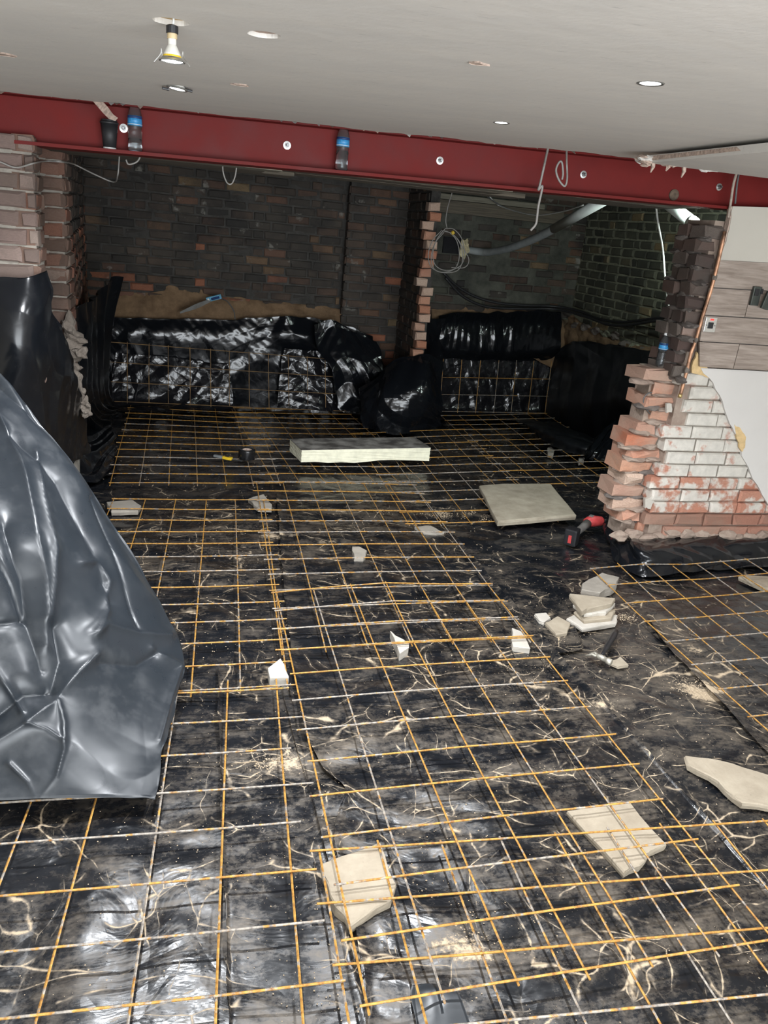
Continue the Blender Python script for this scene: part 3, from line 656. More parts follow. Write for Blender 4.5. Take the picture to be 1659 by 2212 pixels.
# ---- earth banks left exposed above the film
def rough_earth(seed, a=.03): return lambda u, v: a*((fbm(u*7, v*7, seed, 5)-.5)*2)
sheet('earth_bank', [[at(u, v, y=Y) for u, v in row] for Y, row in ((YB+.01, ((150, 640), (260, 632), (350, 632), (372, 618), (470, 634), (560, 650), (650, 655), (745, 668), (800, 690))), (YB-.05, ((150, 672), (260, 662), (350, 662), (400, 655), (470, 665), (560, 672), (650, 680), (745, 690), (800, 715))), (YB-.16, ((150, 720), (260, 715), (350, 715), (400, 715), (470, 715), (560, 715), (650, 715), (745, 730), (800, 760))))],
      150, 40, 'earth', rough_earth(5), edge=.015)['kind'] = 'structure'
sheet('earth_bank', [[at(u, v, y=Y) for u, v in row] for Y, row in ((YB+.01, ((930, 668), (1030, 664), (1120, 668), (1215, 690))), (YB-.08, ((930, 700), (1030, 700), (1120, 700), (1225, 735))), (YB-.14, ((930, 760), (1030, 760), (1120, 760), (1230, 820))))],
      90, 30, 'earth', rough_earth(8), edge=.01)['kind'] = 'structure'
sheet('earth_bank', [[at(u, v, x=XS+dx) for u, v in row] for dx, row in ((.0, ((1212, 672), (1250, 690), (1300, 720), (1360, 740), (1420, 752), (1500, 775))), (-.06, ((1212, 720), (1250, 730), (1300, 745), (1360, 760), (1420, 772), (1500, 800))), (-.12, ((1205, 830), (1250, 850), (1300, 870), (1360, 880), (1420, 890), (1500, 900))))],
      90, 40, 'earth', rough_earth(12, .04), edge=.015)['kind'] = 'structure'
for i in range(9):
    u = 1245+i*21; p = at(u, 700+i*8+random.uniform(-6, 6), x=XS-.02); lump(ws, p, (.05, .06, .04), random.choice(('mortar_olive', 'mortar_grey')), 200+i, 2, 'mortar', .5)

# ================================================================ STEEL BEAM
BZ = lambda x: 2.057+.0178*(x+.8)
def beam_box(name, x0, x1, y0, y1, dz0, dz1, mat, parent):
    V = [(x, y, BZ(x)+dz) for x in (x0, x1) for y in (y0, y1) for dz in (dz0, dz1)]
    return mk(name, V, [(0,1,3,2), (4,6,7,5), (0,4,5,1), (2,3,7,6), (0,2,6,4), (1,5,7,3)], mat, parent)
bm_ = empty('steel_beam', (1.2, 4.4, BZ(1.2)))
beam_box('web', -2.39, 4.99, 4.395, 4.405, .014, .205, 'red_oxide_paint', bm_)
beam_box('flange', -2.39, 4.99, 4.30, 4.50, 0, .015, 'red_oxide_paint', bm_)
beam_box('flange', -2.39, 4.99, 4.30, 4.50, .205, .22, 'red_oxide_paint', bm_)
beam_box('packing_timber', -2.39, 3.1, 4.33, 4.47, .222, .30, 'timber', bm_)
RX = Matrix.Rotation(math.pi/2, 3, 'X')
for u, v in ((267, 277), (620, 314), (950, 347), (1260, 377), (1553, 404)):
    p = at(u, v, y=4.395)
    b = mk('bolt', *lathe_vf([(.011, 0), (.011, .012), (.0105, .013), (.0065, .013), (.0065, .026), (.005, .029)], p, 12, RX), 'bolt_dark', bm_)
    mk('washer', *lathe_vf([(.0195, .0), (.0195, .003), (.012, .0035)], p, 20, RX), 'zinc', b)
p = at(1455, 421, y=4.395); mk('hole_plug', *lathe_vf([(.031, 0), (.030, .008), (.02, .014), (0, .016)], p, 20, RX), 'clay_plug', bm_)
tag(bm_, 'red oxide painted steel beam with bolts spanning the whole opening under the ceiling', 'beam')

# ================================================================ LAMPS
def spot(parent, loc, power, size=142, col=(.93, .96, 1)):
    l = bpy.data.lights.new('bulb_light', 'SPOT'); l.energy = power; l.spot_size = math.radians(size); l.spot_blend = .45; l.color = col; l.shadow_soft_size = .025
    o = bpy.data.objects.new('bulb_light', l); COL.objects.link(o); o.parent = parent; o.location = Vector(loc)-wloc(parent); return o
def downlight(c, label, tilt=0.0, clips=False, power=95, drop=0.0, r=.034):
    R = Matrix.Rotation(tilt, 3, 'Y'); o = empty('downlight', (c.x, c.y, c.z)); cc = Vector((c.x, c.y, c.z-drop))
    mk('bezel', *lathe_vf([(r*.86, .004), (r*1.12, .002), (r*1.15, -.001), (r*1.05, -.004), (r*.84, -.003), (r*.80, .004)], cc, 28, R), 'lamp_steel', o)
    mk('lens', *lathe_vf([(r*.82, 0), (r*.6, -.0025), (0, -.0035)], cc, 24, R), 'led_glow', o)
    mk('body', *lathe_vf([(r*.8, .003), (r*.5, .03), (r*.35, .05)], cc, 16, R), 'lamp_white', o)
    if clips:
        for s in (-1, 1): mk('spring_clip', *rbox_vf(cc+Vector((s*r*1.2, 0, -.004+s*tilt*.02)), (.026, .016, .008), .003, R), 'black_plastic', o)
    spot(o, cc+Vector((0, 0, -.015)), power)
    return tag(o, label, 'light')
downlight(HP[2], 'recessed downlight half out of its hole with dark clips, just before the beam at left', .10, True, drop=.006)
downlight(HP[3], 'small lit recessed downlight nearest the beam, right of centre', drop=-.002, r=.03)
downlight(HP[4], 'lit recessed downlight in the ceiling at upper right', drop=-.002)
h = HP[0]; c = at(372, 131, y=h.y); S = .76
hl = empty('hanging_downlight', (c.x, c.y, c.z)); cc = Vector((c.x, h.y, c.z))
LV = lambda pr, c_, n: lathe_vf([(r_*S, z_*S) for r_, z_ in pr], c_, n)
mk('cap', *LV([(.012, .098), (.0185, .095), (.0185, .075), (.015, .074)], cc, 18), 'black_plastic', hl)
mk('collar', *LV([(.0155, .0745), (.0155, .060), (.0135, .0595)], cc, 18), 'lamp_collar', hl)
mk('reflector', *LV([(.0128, .06), (.0125, .044), (.018, .034), (.025, .020), (.027, .013)], cc, 24), 'lamp_white', hl)
mk('retaining_ring', *LV([(.0275, .014), (.0285, .010), (.0275, .007)], cc, 24), 'yellow_plastic', hl)
mk('bezel', *LV([(.0275, .010), (.033, .004), (.040, .0), (.041, -.003), (.036, -.004), (.028, .002)], cc, 28), 'lamp_steel', hl)
mk('lens', *LV([(.034, -.001), (.02, -.004), (0, -.005)], cc, 24), 'led_glow', hl)
for s in (-1, 1):
    mk('spring', *tube_vf(smooth_path([cc+S*Vector((s*.030, 0, .010)), cc+S*Vector((s*.033, -.004, .030)), cc+S*Vector((s*.036, -.006, .012)), cc+S*Vector((s*.055, -.012, -.012))], 5), .0011, 5), 'zinc', hl)
mk('flex', *tube_vf(smooth_path([cc+Vector((0, 0, .095*S)), cc+Vector((.003, .0, .095*S+.012)), Vector((h.x+.004, h.y, h.z+.03))], 6), .0026, 6), 'cable_white', hl)
spot(hl, cc+Vector((0, 0, -.012)), 95)
tag(hl, 'spot lamp with spring clips dangling on its flex below a round ceiling hole', 'light')
# assumed lamp, added out of sight behind the beam to light the right bay
wk = empty('assumed_lamp', (3.35, 4.80, 2.16))
mk('housing', *rbox_vf((3.35, 4.80, 2.20), (.20, .10, .05), .01), 'black_plastic', wk)
mk('hook', *tube_vf(smooth_path([(3.35, 4.80, 2.22), (3.35, 4.80, 2.30), (3.35, 4.85, 2.42)], 4), .004, 6), 'zinc', wk)
tag(wk, 'assumed unseen work lamp, added behind the red beam to light the right bay', 'lamp')
al = area('assumed_lamp_light', (3.35, 4.80, 2.165), (3.7, 6.3, .9), .18, .09, 20, (.86, 1, .94)); al.parent = wk; al.location = (0, 0, .005)

# ================================================================ BLACK POLYTHENE ON WALLS
def P(u, v, y=None, x=None, z=None): return at(u, v, x=x, y=y, z=z)
CR = lambda a, seed, f=4, n=6, an=0., ang=0., wv=.35: (lambda u, v: a*crumple(u, v, seed, f, n, wv, an, ang))
# back-left bay: smooth upper band then crinkled lower sheets
sheet('polythene_sheet', [[P(u, v, y=8.14) for u, v in ((228, 684), (300, 688), (400, 690), (480, 691), (560, 686), (640, 684), (690, 690), (745, 702), (806, 728))],
                          [P(u, v, y=8.10) for u, v in ((228, 720), (300, 724), (400, 728), (480, 730), (560, 728), (640, 730), (690, 735), (745, 745), (806, 748))],
                          [P(u, v, y=8.12) for u, v in ((226, 768), (300, 772), (400, 780), (480, 786), (560, 790), (640, 790), (690, 795), (745, 800), (812, 790))],
                          [P(u, v, y=8.13) for u, v in ((226, 880), (300, 882), (400, 884), (480, 886), (560, 888), (640, 890), (690, 892), (745, 895), (820, 880))]],
      260, 120, 'film_glossy', lambda u, v: .035*crumple(u, v, 5, 3.2, 6, .4)*np.clip(u*.7, .15, 1)+.01*crumple(u, v, 15, 9, 4), 'wide black polythene sheet lining the back-left trench wall below the clay bank', edge=.012, seed=4)
sheet('polythene_sheet', [[P(u, v, y=8.09) for u, v in ((250, 763), (330, 770), (410, 778), (490, 784))], [P(u, v, y=8.05) for u, v in ((240, 815), (330, 820), (410, 826), (500, 832))],
                          [P(u, v, y=7.98) for u, v in ((230, 868), (330, 872), (410, 876), (505, 880))], [P(u, v, z=FLOOR+.03) for u, v in ((226, 888), (330, 890), (410, 892), (510, 896))]],
      170, 90, 'film_crinkle', CR(.032, 22, 5.5, 7, .35, 1.35), 'crinkled black film behind the left half of the upright mesh in the back-left bay', edge=.012, seed=9)
sheet('polythene_sheet', [[P(u, v, y=8.07) for u, v in ((614, 754), (660, 757), (700, 762), (756, 775))], [P(u, v, y=8.03) for u, v in ((604, 815), (660, 818), (700, 820), (765, 830))],
                          [P(u, v, y=7.96) for u, v in ((598, 880), (660, 884), (700, 888), (775, 892))]],
      110, 90, 'film_crinkle', CR(.034, 37, 6, 7, .2, .9), 'squarish crinkled black film patch behind the right end of the back-left upright mesh', edge=.01, seed=13)
sheet('polythene_sheet', [[P(u, v, y=7.98) for u, v in ((680, 705), (720, 690), (770, 716), (812, 736))], [P(u, v, y=7.9) for u, v in ((690, 760), (740, 764), (785, 770), (826, 775))],
                          [P(u, v, y=7.84) for u, v in ((715, 800), (750, 808), (790, 812), (832, 805))], [P(u, v, y=7.8) for u, v in ((730, 880), (765, 890), (800, 885), (838, 860))]],
      110, 110, 'film_glossy', CR(.05, 44, 5, 7, .1), 'ruffled black film hanging at the corner left of the middle brick pier', edge=.015, seed=17)
# upright dark fold in the back-left corner
sheet('polythene_sheet', [[P(155, 668, y=5.6), P(185, 652, y=6.2), P(215, 632, y=6.8), P(246, 602, y=7.1), P(264, 598, y=7.2)], [P(158, 720, y=5.6), P(186, 715, y=6.1), P(212, 705, y=6.7), P(236, 690, y=7.1), P(252, 668, y=7.3)],
                          [P(162, 780, y=5.6), P(188, 790, y=6.0), P(210, 785, y=6.6), P(226, 775, y=7.0), P(238, 760, y=7.3)], [P(172, 850, y=5.6), P(192, 865, y=6.0), P(210, 870, y=6.5), P(226, 868, y=6.9), P(240, 860, y=7.4)],
                          [P(180, 925, z=.03), P(200, 935, z=.02), P(218, 930, z=.02), P(236, 915, z=.02), P(256, 900, z=.02)]],
      90, 190, 'film_smooth', lambda u, v: .045*(tri(u*3.2+.35*np.sin(v*3))-.5)+.025*crumple(u, v, 51, 5, 6, .3, .6, .1), 'dark pointed fold of black polythene standing up in the back-left corner', edge=.012, seed=21)
sheet('polythene_sheet', [[P(150, 905, z=.16), P(190, 915, z=.10), P(240, 905, z=.02)], [P(150, 955, z=.10), P(200, 960, z=.03), P(250, 950, z=-.0)], [P(150, 1040, z=.03), P(205, 1040, z=.0), P(250, 1020, z=-.02)]],
      70, 80, 'film_glossy', CR(.05, 61, 4, 6), 'loose shiny black film on the floor between left pier and mesh', edge=.015, seed=25)
# sheet hung over the front of the left pier
sheet('polythene_sheet', [[P(-150, 615, y=4.24), P(-60, 610, y=4.22), P(20, 600, y=4.20), P(70, 592, y=4.22), P(102, 582, y=4.32)], [P(-150, 690, y=4.22), P(-60, 690, y=4.18), P(25, 680, y=4.10), P(85, 672, y=4.18), P(118, 668, y=4.38)],
                          [P(-150, 790, y=4.2), P(-60, 790, y=4.14), P(40, 770, y=4.08), P(105, 760, y=4.25), P(146, 752, y=4.6)], [P(-150, 900, y=4.15), P(-40, 890, y=4.1), P(60, 850, y=4.18), P(130, 840, y=4.5), P(174, 830, y=4.95)],
                          [P(-130, 1010, y=4.1), P(0, 990, y=4.1), P(80, 950, y=4.3), P(150, 930, y=4.8), P(188, 915, y=5.3)], [P(-100, 1200, y=4.1), P(20, 1120, y=4.2), P(100, 1060, y=4.6), P(165, 1000, y=5.1), P(194, 975, y=5.6)]],
      150, 200, 'film_smooth', lambda u, v: .03*crumple(u, v, 71, 2.2, 5, .5, .4, .3)+.010*crumple(u, v, 75, 6, 4), 'black polythene draped over the front of the left brick pier', edge=.01, seed=29)
# mound around the foot of the partition
sheet('polythene_sheet', [[P(775, 840, y=7.55), P(830, 800, y=7.45), P(868, 774, y=7.40), P(915, 768, y=7.38), P(958, 782, y=7.45)], [P(778, 868, y=7.42), P(825, 840, y=7.25), P(872, 820, y=7.2), P(920, 815, y=7.2), P(956, 825, y=7.35)],
                          [P(780, 895, y=7.35), P(825, 880, y=7.16), P(872, 870, y=7.10), P(920, 868, y=7.12), P(954, 875, y=7.3)], [P(786, 925, z=.01), P(830, 935, z=.0), P(872, 938, z=-.0), P(915, 932, z=.0), P(950, 920, z=.02)]],
      170, 150, 'film_glossy', lambda u, v: .05*crumple(u, v, 81, 3.2, 6, .5, .25, 1.2)+.015*crumple(u, v, 84, 8, 5), 'heaped black polythene wrapped around the foot of the toothed brick partition', edge=.012, seed=33)
# right bay back wall
sheet('polythene_sheet', [[P(u, v, y=8.24) for u, v in ((950, 684), (990, 674), (1060, 674), (1130, 672), (1190, 672), (1212, 676))], [P(u, v, y=8.14) for u, v in ((945, 715), (990, 706), (1060, 706), (1130, 706), (1190, 705), (1214, 712))],
                          [P(u, v, y=8.12) for u, v in ((948, 752), (990, 752), (1060, 755), (1130, 757), (1185, 758), (1212, 745))], [P(u, v, y=8.20) for u, v in ((950, 775), (990, 776), (1060, 778), (1130, 780), (1185, 778), (1206, 765))]],
      200, 80, 'film_glossy', lambda u, v: .028*crumple(u, v, 91, 8, 6, .3, .7, .15)+.02*crumple(u, v, 95, 4, 5), 'folded-over top band of shiny black film on the right bay back wall', edge=.012, seed=37)
sheet('polythene_sheet', [[P(u, v, y=8.23) for u, v in ((944, 766), (1000, 768), (1060, 770), (1130, 772), (1198, 770))], [P(u, v, y=8.2) for u, v in ((940, 830), (1000, 832), (1060, 834), (1130, 836), (1192, 838))],
                          [P(u, v, y=8.16) for u, v in ((938, 885), (1000, 888), (1060, 890), (1130, 892), (1188, 895))], [P(u, v, z=0) for u, v in ((936, 905), (1000, 906), (1060, 907), (1130, 908), (1184, 912))]],
      190, 110, 'film_crinkle', CR(.04, 101, 5.5, 7, .2, .6), 'crumpled black film behind the upright mesh in the right bay', edge=.008, seed=41)
sheet('polythene_sheet', [[P(914, 690, y=8.0), P(940, 688, y=8.1), P(972, 682, y=8.2)], [P(916, 735, y=7.95), P(940, 735, y=8.08), P(965, 730, y=8.16)], [P(914, 785, y=7.9), P(935, 790, y=8.0), P(958, 785, y=8.1)]],
      50, 70, 'film_smooth', CR(.04, 111, 5, 6, .5, .2), 'narrow flap of black film right of the toothed brick end', edge=.01, seed=45)
# right bay side sheet
sheet('polythene_sheet', [[P(1186, 800, x=4.02), P(1216, 748, x=4.08), P(1256, 737, x=4.1), P(1320, 745, x=4.1), P(1400, 757, x=4.1), P(1480, 775, x=4.1)], [P(1182, 840, x=3.98), P(1222, 815, x=4.0), P(1262, 800, x=4.02), P(1325, 805, x=4.02), P(1400, 815, x=4.0), P(1480, 830, x=4.0)],
                          [P(1180, 875, x=3.95), P(1228, 870, x=3.95), P(1270, 866, x=3.95), P(1330, 870, x=3.94), P(1395, 880, x=3.9), P(1480, 890, x=3.9)], [P(1178, 905, z=.0), P(1235, 930, z=.02), P(1285, 950, z=.03), P(1335, 965, z=.05), P(1390, 975, z=.06), P(1480, 980, z=.08)]],
      150, 130, 'film_matte', lambda u, v: .022*(tri(u*2.0+.3+.12*v)-.5)+.016*crumple(u, v, 121, 3, 5, .4, .5, .4), 'dull black polythene sheet covering the side wall of the right bay', edge=.01, seed=49)
sheet('polythene_sheet', [[P(1268, 965, z=.18), P(1330, 905, z=.34), P(1385, 880, z=.45), P(1420, 890, z=.45)], [P(1262, 985, z=.08), P(1310, 960, z=.16), P(1370, 935, z=.25), P(1420, 930, z=.26)], [P(1258, 992, z=.02), P(1300, 995, z=.03), P(1350, 990, z=.05), P(1420, 985, z=.08)]],
      90, 80, 'film_glossy', CR(.06, 131, 4.5, 6, .3, 1.0), 'shiny crumple of black film beside the broken brick end in the right bay', edge=.015, seed=53)
sheet('polythene_sheet', [[P(1108, 903, z=.03), P(1150, 905, z=.06), P(1215, 920, z=.08), P(1290, 945, z=.09), P(1348, 962, z=.06)], [P(1122, 912, z=.08), P(1160, 922, z=.13), P(1220, 945, z=.15), P(1280, 966, z=.13), P(1340, 978, z=.07)],
                          [P(1140, 925, z=.03), P(1170, 950, z=.03), P(1215, 975, z=.03), P(1265, 988, z=.03), P(1330, 992, z=.03)]],
      120, 50, 'film_matte', CR(.03, 141, 5, 5, .4, .8), 'dark twisted strip of black film lying across the right bay mesh', edge=.018, seed=57)
# base of the right wall stub
sheet('polythene_sheet', [[P(1300, 1128, z=.04), P(1345, 1132, z=.09), P(1392, 1158, z=.10), P(1470, 1152, z=.10), P(1560, 1146, z=.10), P(1670, 1138, z=.10), P(1850, 1130, z=.10)],
                          [P(1305, 1150, z=.02), P(1352, 1168, z=.07), P(1392, 1185, z=.10), P(1470, 1178, z=.09), P(1560, 1172, z=.09), P(1670, 1164, z=.09), P(1850, 1155, z=.09)],
                          [P(1320, 1185, z=-.0), P(1360, 1208, z=.01), P(1400, 1215, z=.03), P(1475, 1208, z=.03), P(1560, 1200, z=.03), P(1670, 1192, z=.03), P(1850, 1185, z=.03)],
                          [P(1325, 1210, z=FLOOR), P(1362, 1235, z=FLOOR), P(1405, 1245, z=FLOOR), P(1480, 1238, z=FLOOR), P(1560, 1230, z=FLOOR), P(1670, 1225, z=FLOOR), P(1850, 1220, z=FLOOR)]],
      220, 80, 'film_glossy', lambda u, v: .028*crumple(u, v, 151, 3, 5, .5, .5, .1)+.012*crumple(u, v, 155, 7, 4), 'shiny black polythene tucked along the foot of the right brick wall', edge=.008, seed=61)
# big dusty flap in the left foreground
flap = [[P(-330, 900, y=3.7), P(-200, 800, y=3.75), P(-90, 760, y=3.75), P(-15, 795, y=3.65), P(5, 812, y=3.62)],
        [P(-340, 1010, y=3.35), P(-180, 960, y=3.35), P(-30, 910, y=3.42), P(60, 905, y=3.45), P(88, 918, y=3.48)],
        [P(-340, 1120, y=3.05), P(-150, 1080, y=2.95), P(10, 1040, y=3.10), P(150, 1025, y=3.30), P(196, 1055, y=3.38)],
        [P(-320, 1240, y=2.85), P(-120, 1190, y=2.72), P(60, 1160, y=2.85), P(220, 1150, y=3.18), P(284, 1195, y=3.28)],
        [P(-300, 1360, y=2.70), P(-90, 1320, y=2.62), P(100, 1290, y=2.74), P(280, 1270, y=3.05), P(352, 1312, y=3.15)],
        [P(-280, 1480, y=2.56), P(-60, 1450, y=2.52), P(130, 1420, y=2.60), P(310, 1390, y=2.88), P(398, 1420, y=2.98)],
        [P(-260, 1600, y=2.42), P(-40, 1580, y=2.40), P(140, 1550, y=2.44), P(300, 1520, y=2.62), P(382, 1515, y=2.72)],
        [P(-250, 1690, y=2.30), P(-20, 1670, y=2.30), P(150, 1650, y=2.32), P(290, 1630, y=2.40), P(352, 1620, y=2.46)],
        [P(-240, 1728, y=2.235), P(-10, 1727, y=2.235), P(160, 1722, y=2.235), P(280, 1722, y=2.235), P(338, 1726, y=2.235)]]
FPX = [[(-330,900), (-200,800), (-90,760), (-15,795), (5,812)], [(-340,1010), (-180,960), (-30,910), (60,905), (88,918)], [(-340,1120), (-150,1080), (10,1040), (150,1025), (196,1055)],
       [(-320,1240), (-120,1190), (60,1160), (220,1150), (284,1195)], [(-300,1360), (-90,1320), (100,1290), (280,1270), (352,1312)], [(-280,1480), (-60,1450), (130,1420), (310,1390), (398,1420)],
       [(-260,1600), (-40,1580), (140,1550), (300,1520), (382,1515)], [(-250,1690), (-20,1670), (150,1650), (290,1630), (352,1620)], [(-240,1728), (-10,1727), (160,1722), (280,1722), (338,1726)]]
FOLDS = [(.030, 20, (0,905), (40,1000), (70,1130), (95,1250), (105,1390)), (.024, 15, (75,985), (90,1080), (115,1190), (110,1330)), (-.035, 24, (15,1130), (55,1250), (65,1340), (95,1440)), (-.045, 24, (125,1350), (140,1420), (120,1490)),
         (.020, 10, (175,1215), (210,1212), (236,1255), (230,1320), (200,1370)), (.020, 13, (205,1370), (225,1350), (300,1368), (366,1372)), (-.02, 13, (215,1430), (300,1435), (340,1410)), (.032, 20, (-20,1610), (60,1562), (120,1512), (165,1455), (205,1415)),
         (-.04, 20, (-10,1545), (50,1500), (105,1490)), (.012, 5, (128,1512), (138,1560), (138,1620), (122,1680), (85,1725)), (.011, 5, (60,1562), (100,1575), (136,1600)), (-.010, 4, (200,1075), (258,1225), (300,1360)), (-.02, 7, (-20,1352), (56,1335)),
         (.018, 9, (-20,1430), (20,1490), (50,1540)), (-.016, 8, (-10,1190), (30,1270), (55,1335)), (.012, 6, (20,1650), (60,1690), (75,1720)), (.016, 10, (330,1400), (390,1440), (372,1500), (345,1600)), (-.02, 14, (20,950), (120,1040), (200,1180), (240,1300))]
def flap_relief(u, v):
    G = np.array(FPX, float); G = cr(G, u.shape[0]); G = cr(G.transpose(1, 0, 2), u.shape[1]).transpose(1, 0, 2)
    h = .022*crumple(u, v, 163, 1.8, 3, .6)+.004*crumple(u, v, 167, 6, 3, .4)
    for A_, wd, *pl in FOLDS:
        dmin = np.full(u.shape, 1e9)
        for a, b in zip(pl, pl[1:]):
            a, b = np.array(a, float), np.array(b, float); ab = b-a; t_ = np.clip(((G-a)@ab)/(ab@ab), 0, 1); dmin = np.minimum(dmin, np.linalg.norm(G-(a+t_[..., None]*ab), axis=2))
        h += A_*np.exp(-dmin/wd)
    return h*np.clip((G[..., 1].max()-G[..., 1])/60, .2, 1)
sheet('polythene_sheet', flap, 200, 300, 'film_dusty_flap', flap_relief, 'large dusty grey-black polythene flap sweeping down in the left foreground', edge=.008, seed=65, thick=.0012)
# folded corners of the floor film
sheet('polythene_sheet', [[P(893, 2125, z=-.02), P(935, 2122, z=-.012), P(985, 2135, z=-.015)], [P(890, 2160, z=-.024), P(940, 2150, z=-.004), P(1000, 2160, z=-.01)], [P(900, 2235, z=-.03), P(960, 2235, z=-.022), P(1030, 2240, z=-.028)]],
      40, 50, 'film_dusty_flap', CR(.006, 171, 5, 3), 'small turned-up shiny corner of film at the bottom edge', edge=.004, seed=69)
# ================================================================ REINFORCING MESH
def mesh_sheet(corners, nc, nr, label, mat='rebar_rust', over=.03, r=.0036, z=0.0, sag=.006, seed=0, skip=(), group='reinforcing mesh sheets', bend=None):
    """corners far-left, far-right, near-left, near-right; nc bars away from the camera, nr bars across"""
    rs = random.Random(seed); TL, TR_, BL, BR = [Vector(c) if len(c) == 3 else Vector((c[0], c[1], 0)) for c in corners]
    def pt(s, t): return (TL.lerp(TR_, s)).lerp(BL.lerp(BR, s), t)
    lowest = min(c.z for c in (TL, TR_, BL, BR)); ctr = pt(.5, .5)
    root = empty('reinforcing_mesh', (ctr.x, ctr.y, lowest+z))
    lw, lh = (TR_-TL).length, (BL-TL).length
    nrm = ((TR_-TL).cross(BL-TL)).normalized()
    if nrm.z < -.1 or (abs(nrm.z) <= .1 and nrm.y > 0): nrm = -nrm
    wob = lambda s, t: sag*(math.sin(s*5+seed)+math.cos(t*6+seed*2))*.5+(bend(s, t) if bend else 0)
    def bar(f, o0, o1, dz):
        Q = []
        for k in range(5):
            t = o0+(o1-o0)*k/4; p, s_, t_ = f(t); Q.append(p+nrm*(dz+wob(min(max(s_, 0), 1), min(max(t_, 0), 1)))+Vector((rs.uniform(-1,1), rs.uniform(-1,1), 0))*.0015)
        mk('bar', *tube_vf([q+Vector((0, 0, z)) for q in Q], r, 5), mat, root)
    for i in range(nc):
        if ('c', i) in skip: continue
        s = i/(nc-1)+rs.uniform(-1, 1)*.004; a = -over/lh*rs.uniform(.5, 1.3); b = 1+over/lh*rs.uniform(.5, 1.3)
        bar(lambda t: (pt(s, t), s, t), a, b, -r)
    for j in range(nr):
        if ('r', j) in skip: continue
        t0 = j/(nr-1)+rs.uniform(-1, 1)*.003; a = -over/lw*rs.uniform(.4, 1.3); b = 1+over/lw*rs.uniform(.4, 1.3)
        bar(lambda s: (pt(s, t0), s, t0), a, b, r)
    return tag(root, label, 'mesh', group)
ML = mesh_sheet
ML([(-.455, 8.04), (.735, 8.0), (-.462, 5.54), (.72, 5.60)], 7, 13, 'rusty steel mesh sheet on the floor of the back-left bay, left of the two', seed=1, z=.004, mat='rebar_rust')
ML([(.50, 8.02), (1.70, 8.10), (.68, 5.66), (1.86, 5.72)], 7, 13, 'rusty steel mesh sheet partly under the insulation board in the back-left bay', seed=2, z=-.004)
ML([(2.72, 7.95, 0), (3.92, 7.96, .06), (2.63, 5.62, 0), (3.84, 5.62, .05)], 7, 13, 'rusty steel mesh sheet on the floor of the right bay', seed=3, z=.004)
ML([(1.60, 7.16, 0), (2.72, 7.24, .05), (1.50, 4.80, 0), (2.62, 4.86, 0)], 6, 12, 'rusty steel mesh sheet between the insulation board and the square concrete slab', seed=4, z=-.006)
ML([(.55, 5.63), (1.76, 5.60), (.455, 3.19), (1.685, 3.21)], 7, 13, 'rusty steel mesh sheet in mid-floor, its far end just before the insulation board', seed=5, z=.004)
ML([(.49, 3.74), (1.685, 3.80), (.46, 1.40), (1.68, 1.41)], 7, 13, 'long rusty steel mesh sheet at front centre lying over the two beige stones', seed=6, z=.012, bend=lambda s, t: .03*math.exp(-((s-.45)/.3)**2-(t/.16)**2))
ML([(-.62, 2.88), (.40, 2.87), (-.78, 1.13), (.28, 1.09)], 6, 10, 'rusty steel mesh sheet at front left below the dusty polythene flap', seed=7, z=-.002, over=.09)
ML([(-.42, 5.24), (.57, 5.25), (-.56, 2.90), (.45, 2.90)], 6, 13, 'rusty steel mesh sheet along the left, partly hidden by the dusty flap', seed=8, z=-.004, bend=lambda s, t: .0)
ML([(2.42, 3.96, 0), (3.80, 4.09, .02), (2.42, 1.82, 0), (3.82, 1.88, 0)], 8, 11, 'rusty steel mesh sheet at far right before the painted brick wall', seed=9, z=.004, mat='rebar_rust', bend=lambda s, t: .035*math.exp(-((s-.15)/.2)**2-(t/.1)**2))
ML([(.43, 1.945), (2.02, 1.86), (.40, .93), (1.98, .80)], 9, 6, 'rusty steel mesh sheet at the bottom right corner of the floor', seed=10, z=.0, over=.03)
ML([P(229, 738, y=8.0), P(744, 778, y=8.0), P(229, 866, y=7.96), P(746, 888, y=7.96)], 13, 4, 'brown steel mesh standing upright against the back-left film', mat='rebar_brown', r=.0034, seed=11, over=.012, skip=(('c', 0),), sag=.004)
ML([P(958, 778, y=8.06), P(1192, 782, y=8.06), P(950, 888, y=8.0), P(1178, 892, y=8.0)], 7, 4, 'brown steel mesh standing upright against the right bay film', mat='rebar_rust', r=.0034, seed=12, over=.012, skip=(('r', 0),), sag=.004)

# ================================================================ STONES, SLABS, BOARD
ST = 'stone spacers and flakes on the floor'
def stone(px, th, label, mat='stone_beige', z0=FLOOR-.012, jit=.006, name='stone_slab', lift=0):
    return tag(mk(name, *prism_vf([tuple(at(u, v, z=z0+th))[:2] for u, v in px], z0, z0+th, jit, .03), mat), label, 'stone', ST)
stone([(693,1866), (823,1817), (857,1911), (845,1945), (756,2000), (712,1935)], .038, 'large beige stone slab under the mesh at bottom centre', 'stone_beige')
stone([(1225,1750), (1359,1729), (1441,1823), (1404,1839), (1395,1858), (1349,1885)], .030, 'beige arrow-shaped stone slab under the mesh at lower right')
stone([(1479,1631), (1564,1643), (1582,1648), (1659,1673), (1740,1700), (1740,1745), (1659,1741), (1604,1734), (1552,1687), (1484,1648)], .030, 'long pointed beige stone slab cut off by the right edge', 'stone_beige')
stone([(1257,1260), (1301,1236), (1338,1246), (1333,1263), (1296,1280), (1256,1273)], .050, 'six-sided beige stone under the corner of the right-hand mesh', 'stone_grey')
stone([(1596,1243), (1660,1245), (1720,1250), (1710,1275), (1650,1268)], .035, 'pale stone at the right edge under the far right mesh', 'stone_beige')
stone([(843,1362), (883,1390), (883,1400), (863,1412)], .045, 'pale triangular stone chip under the middle mesh', 'stone_pale', name='stone_chip')
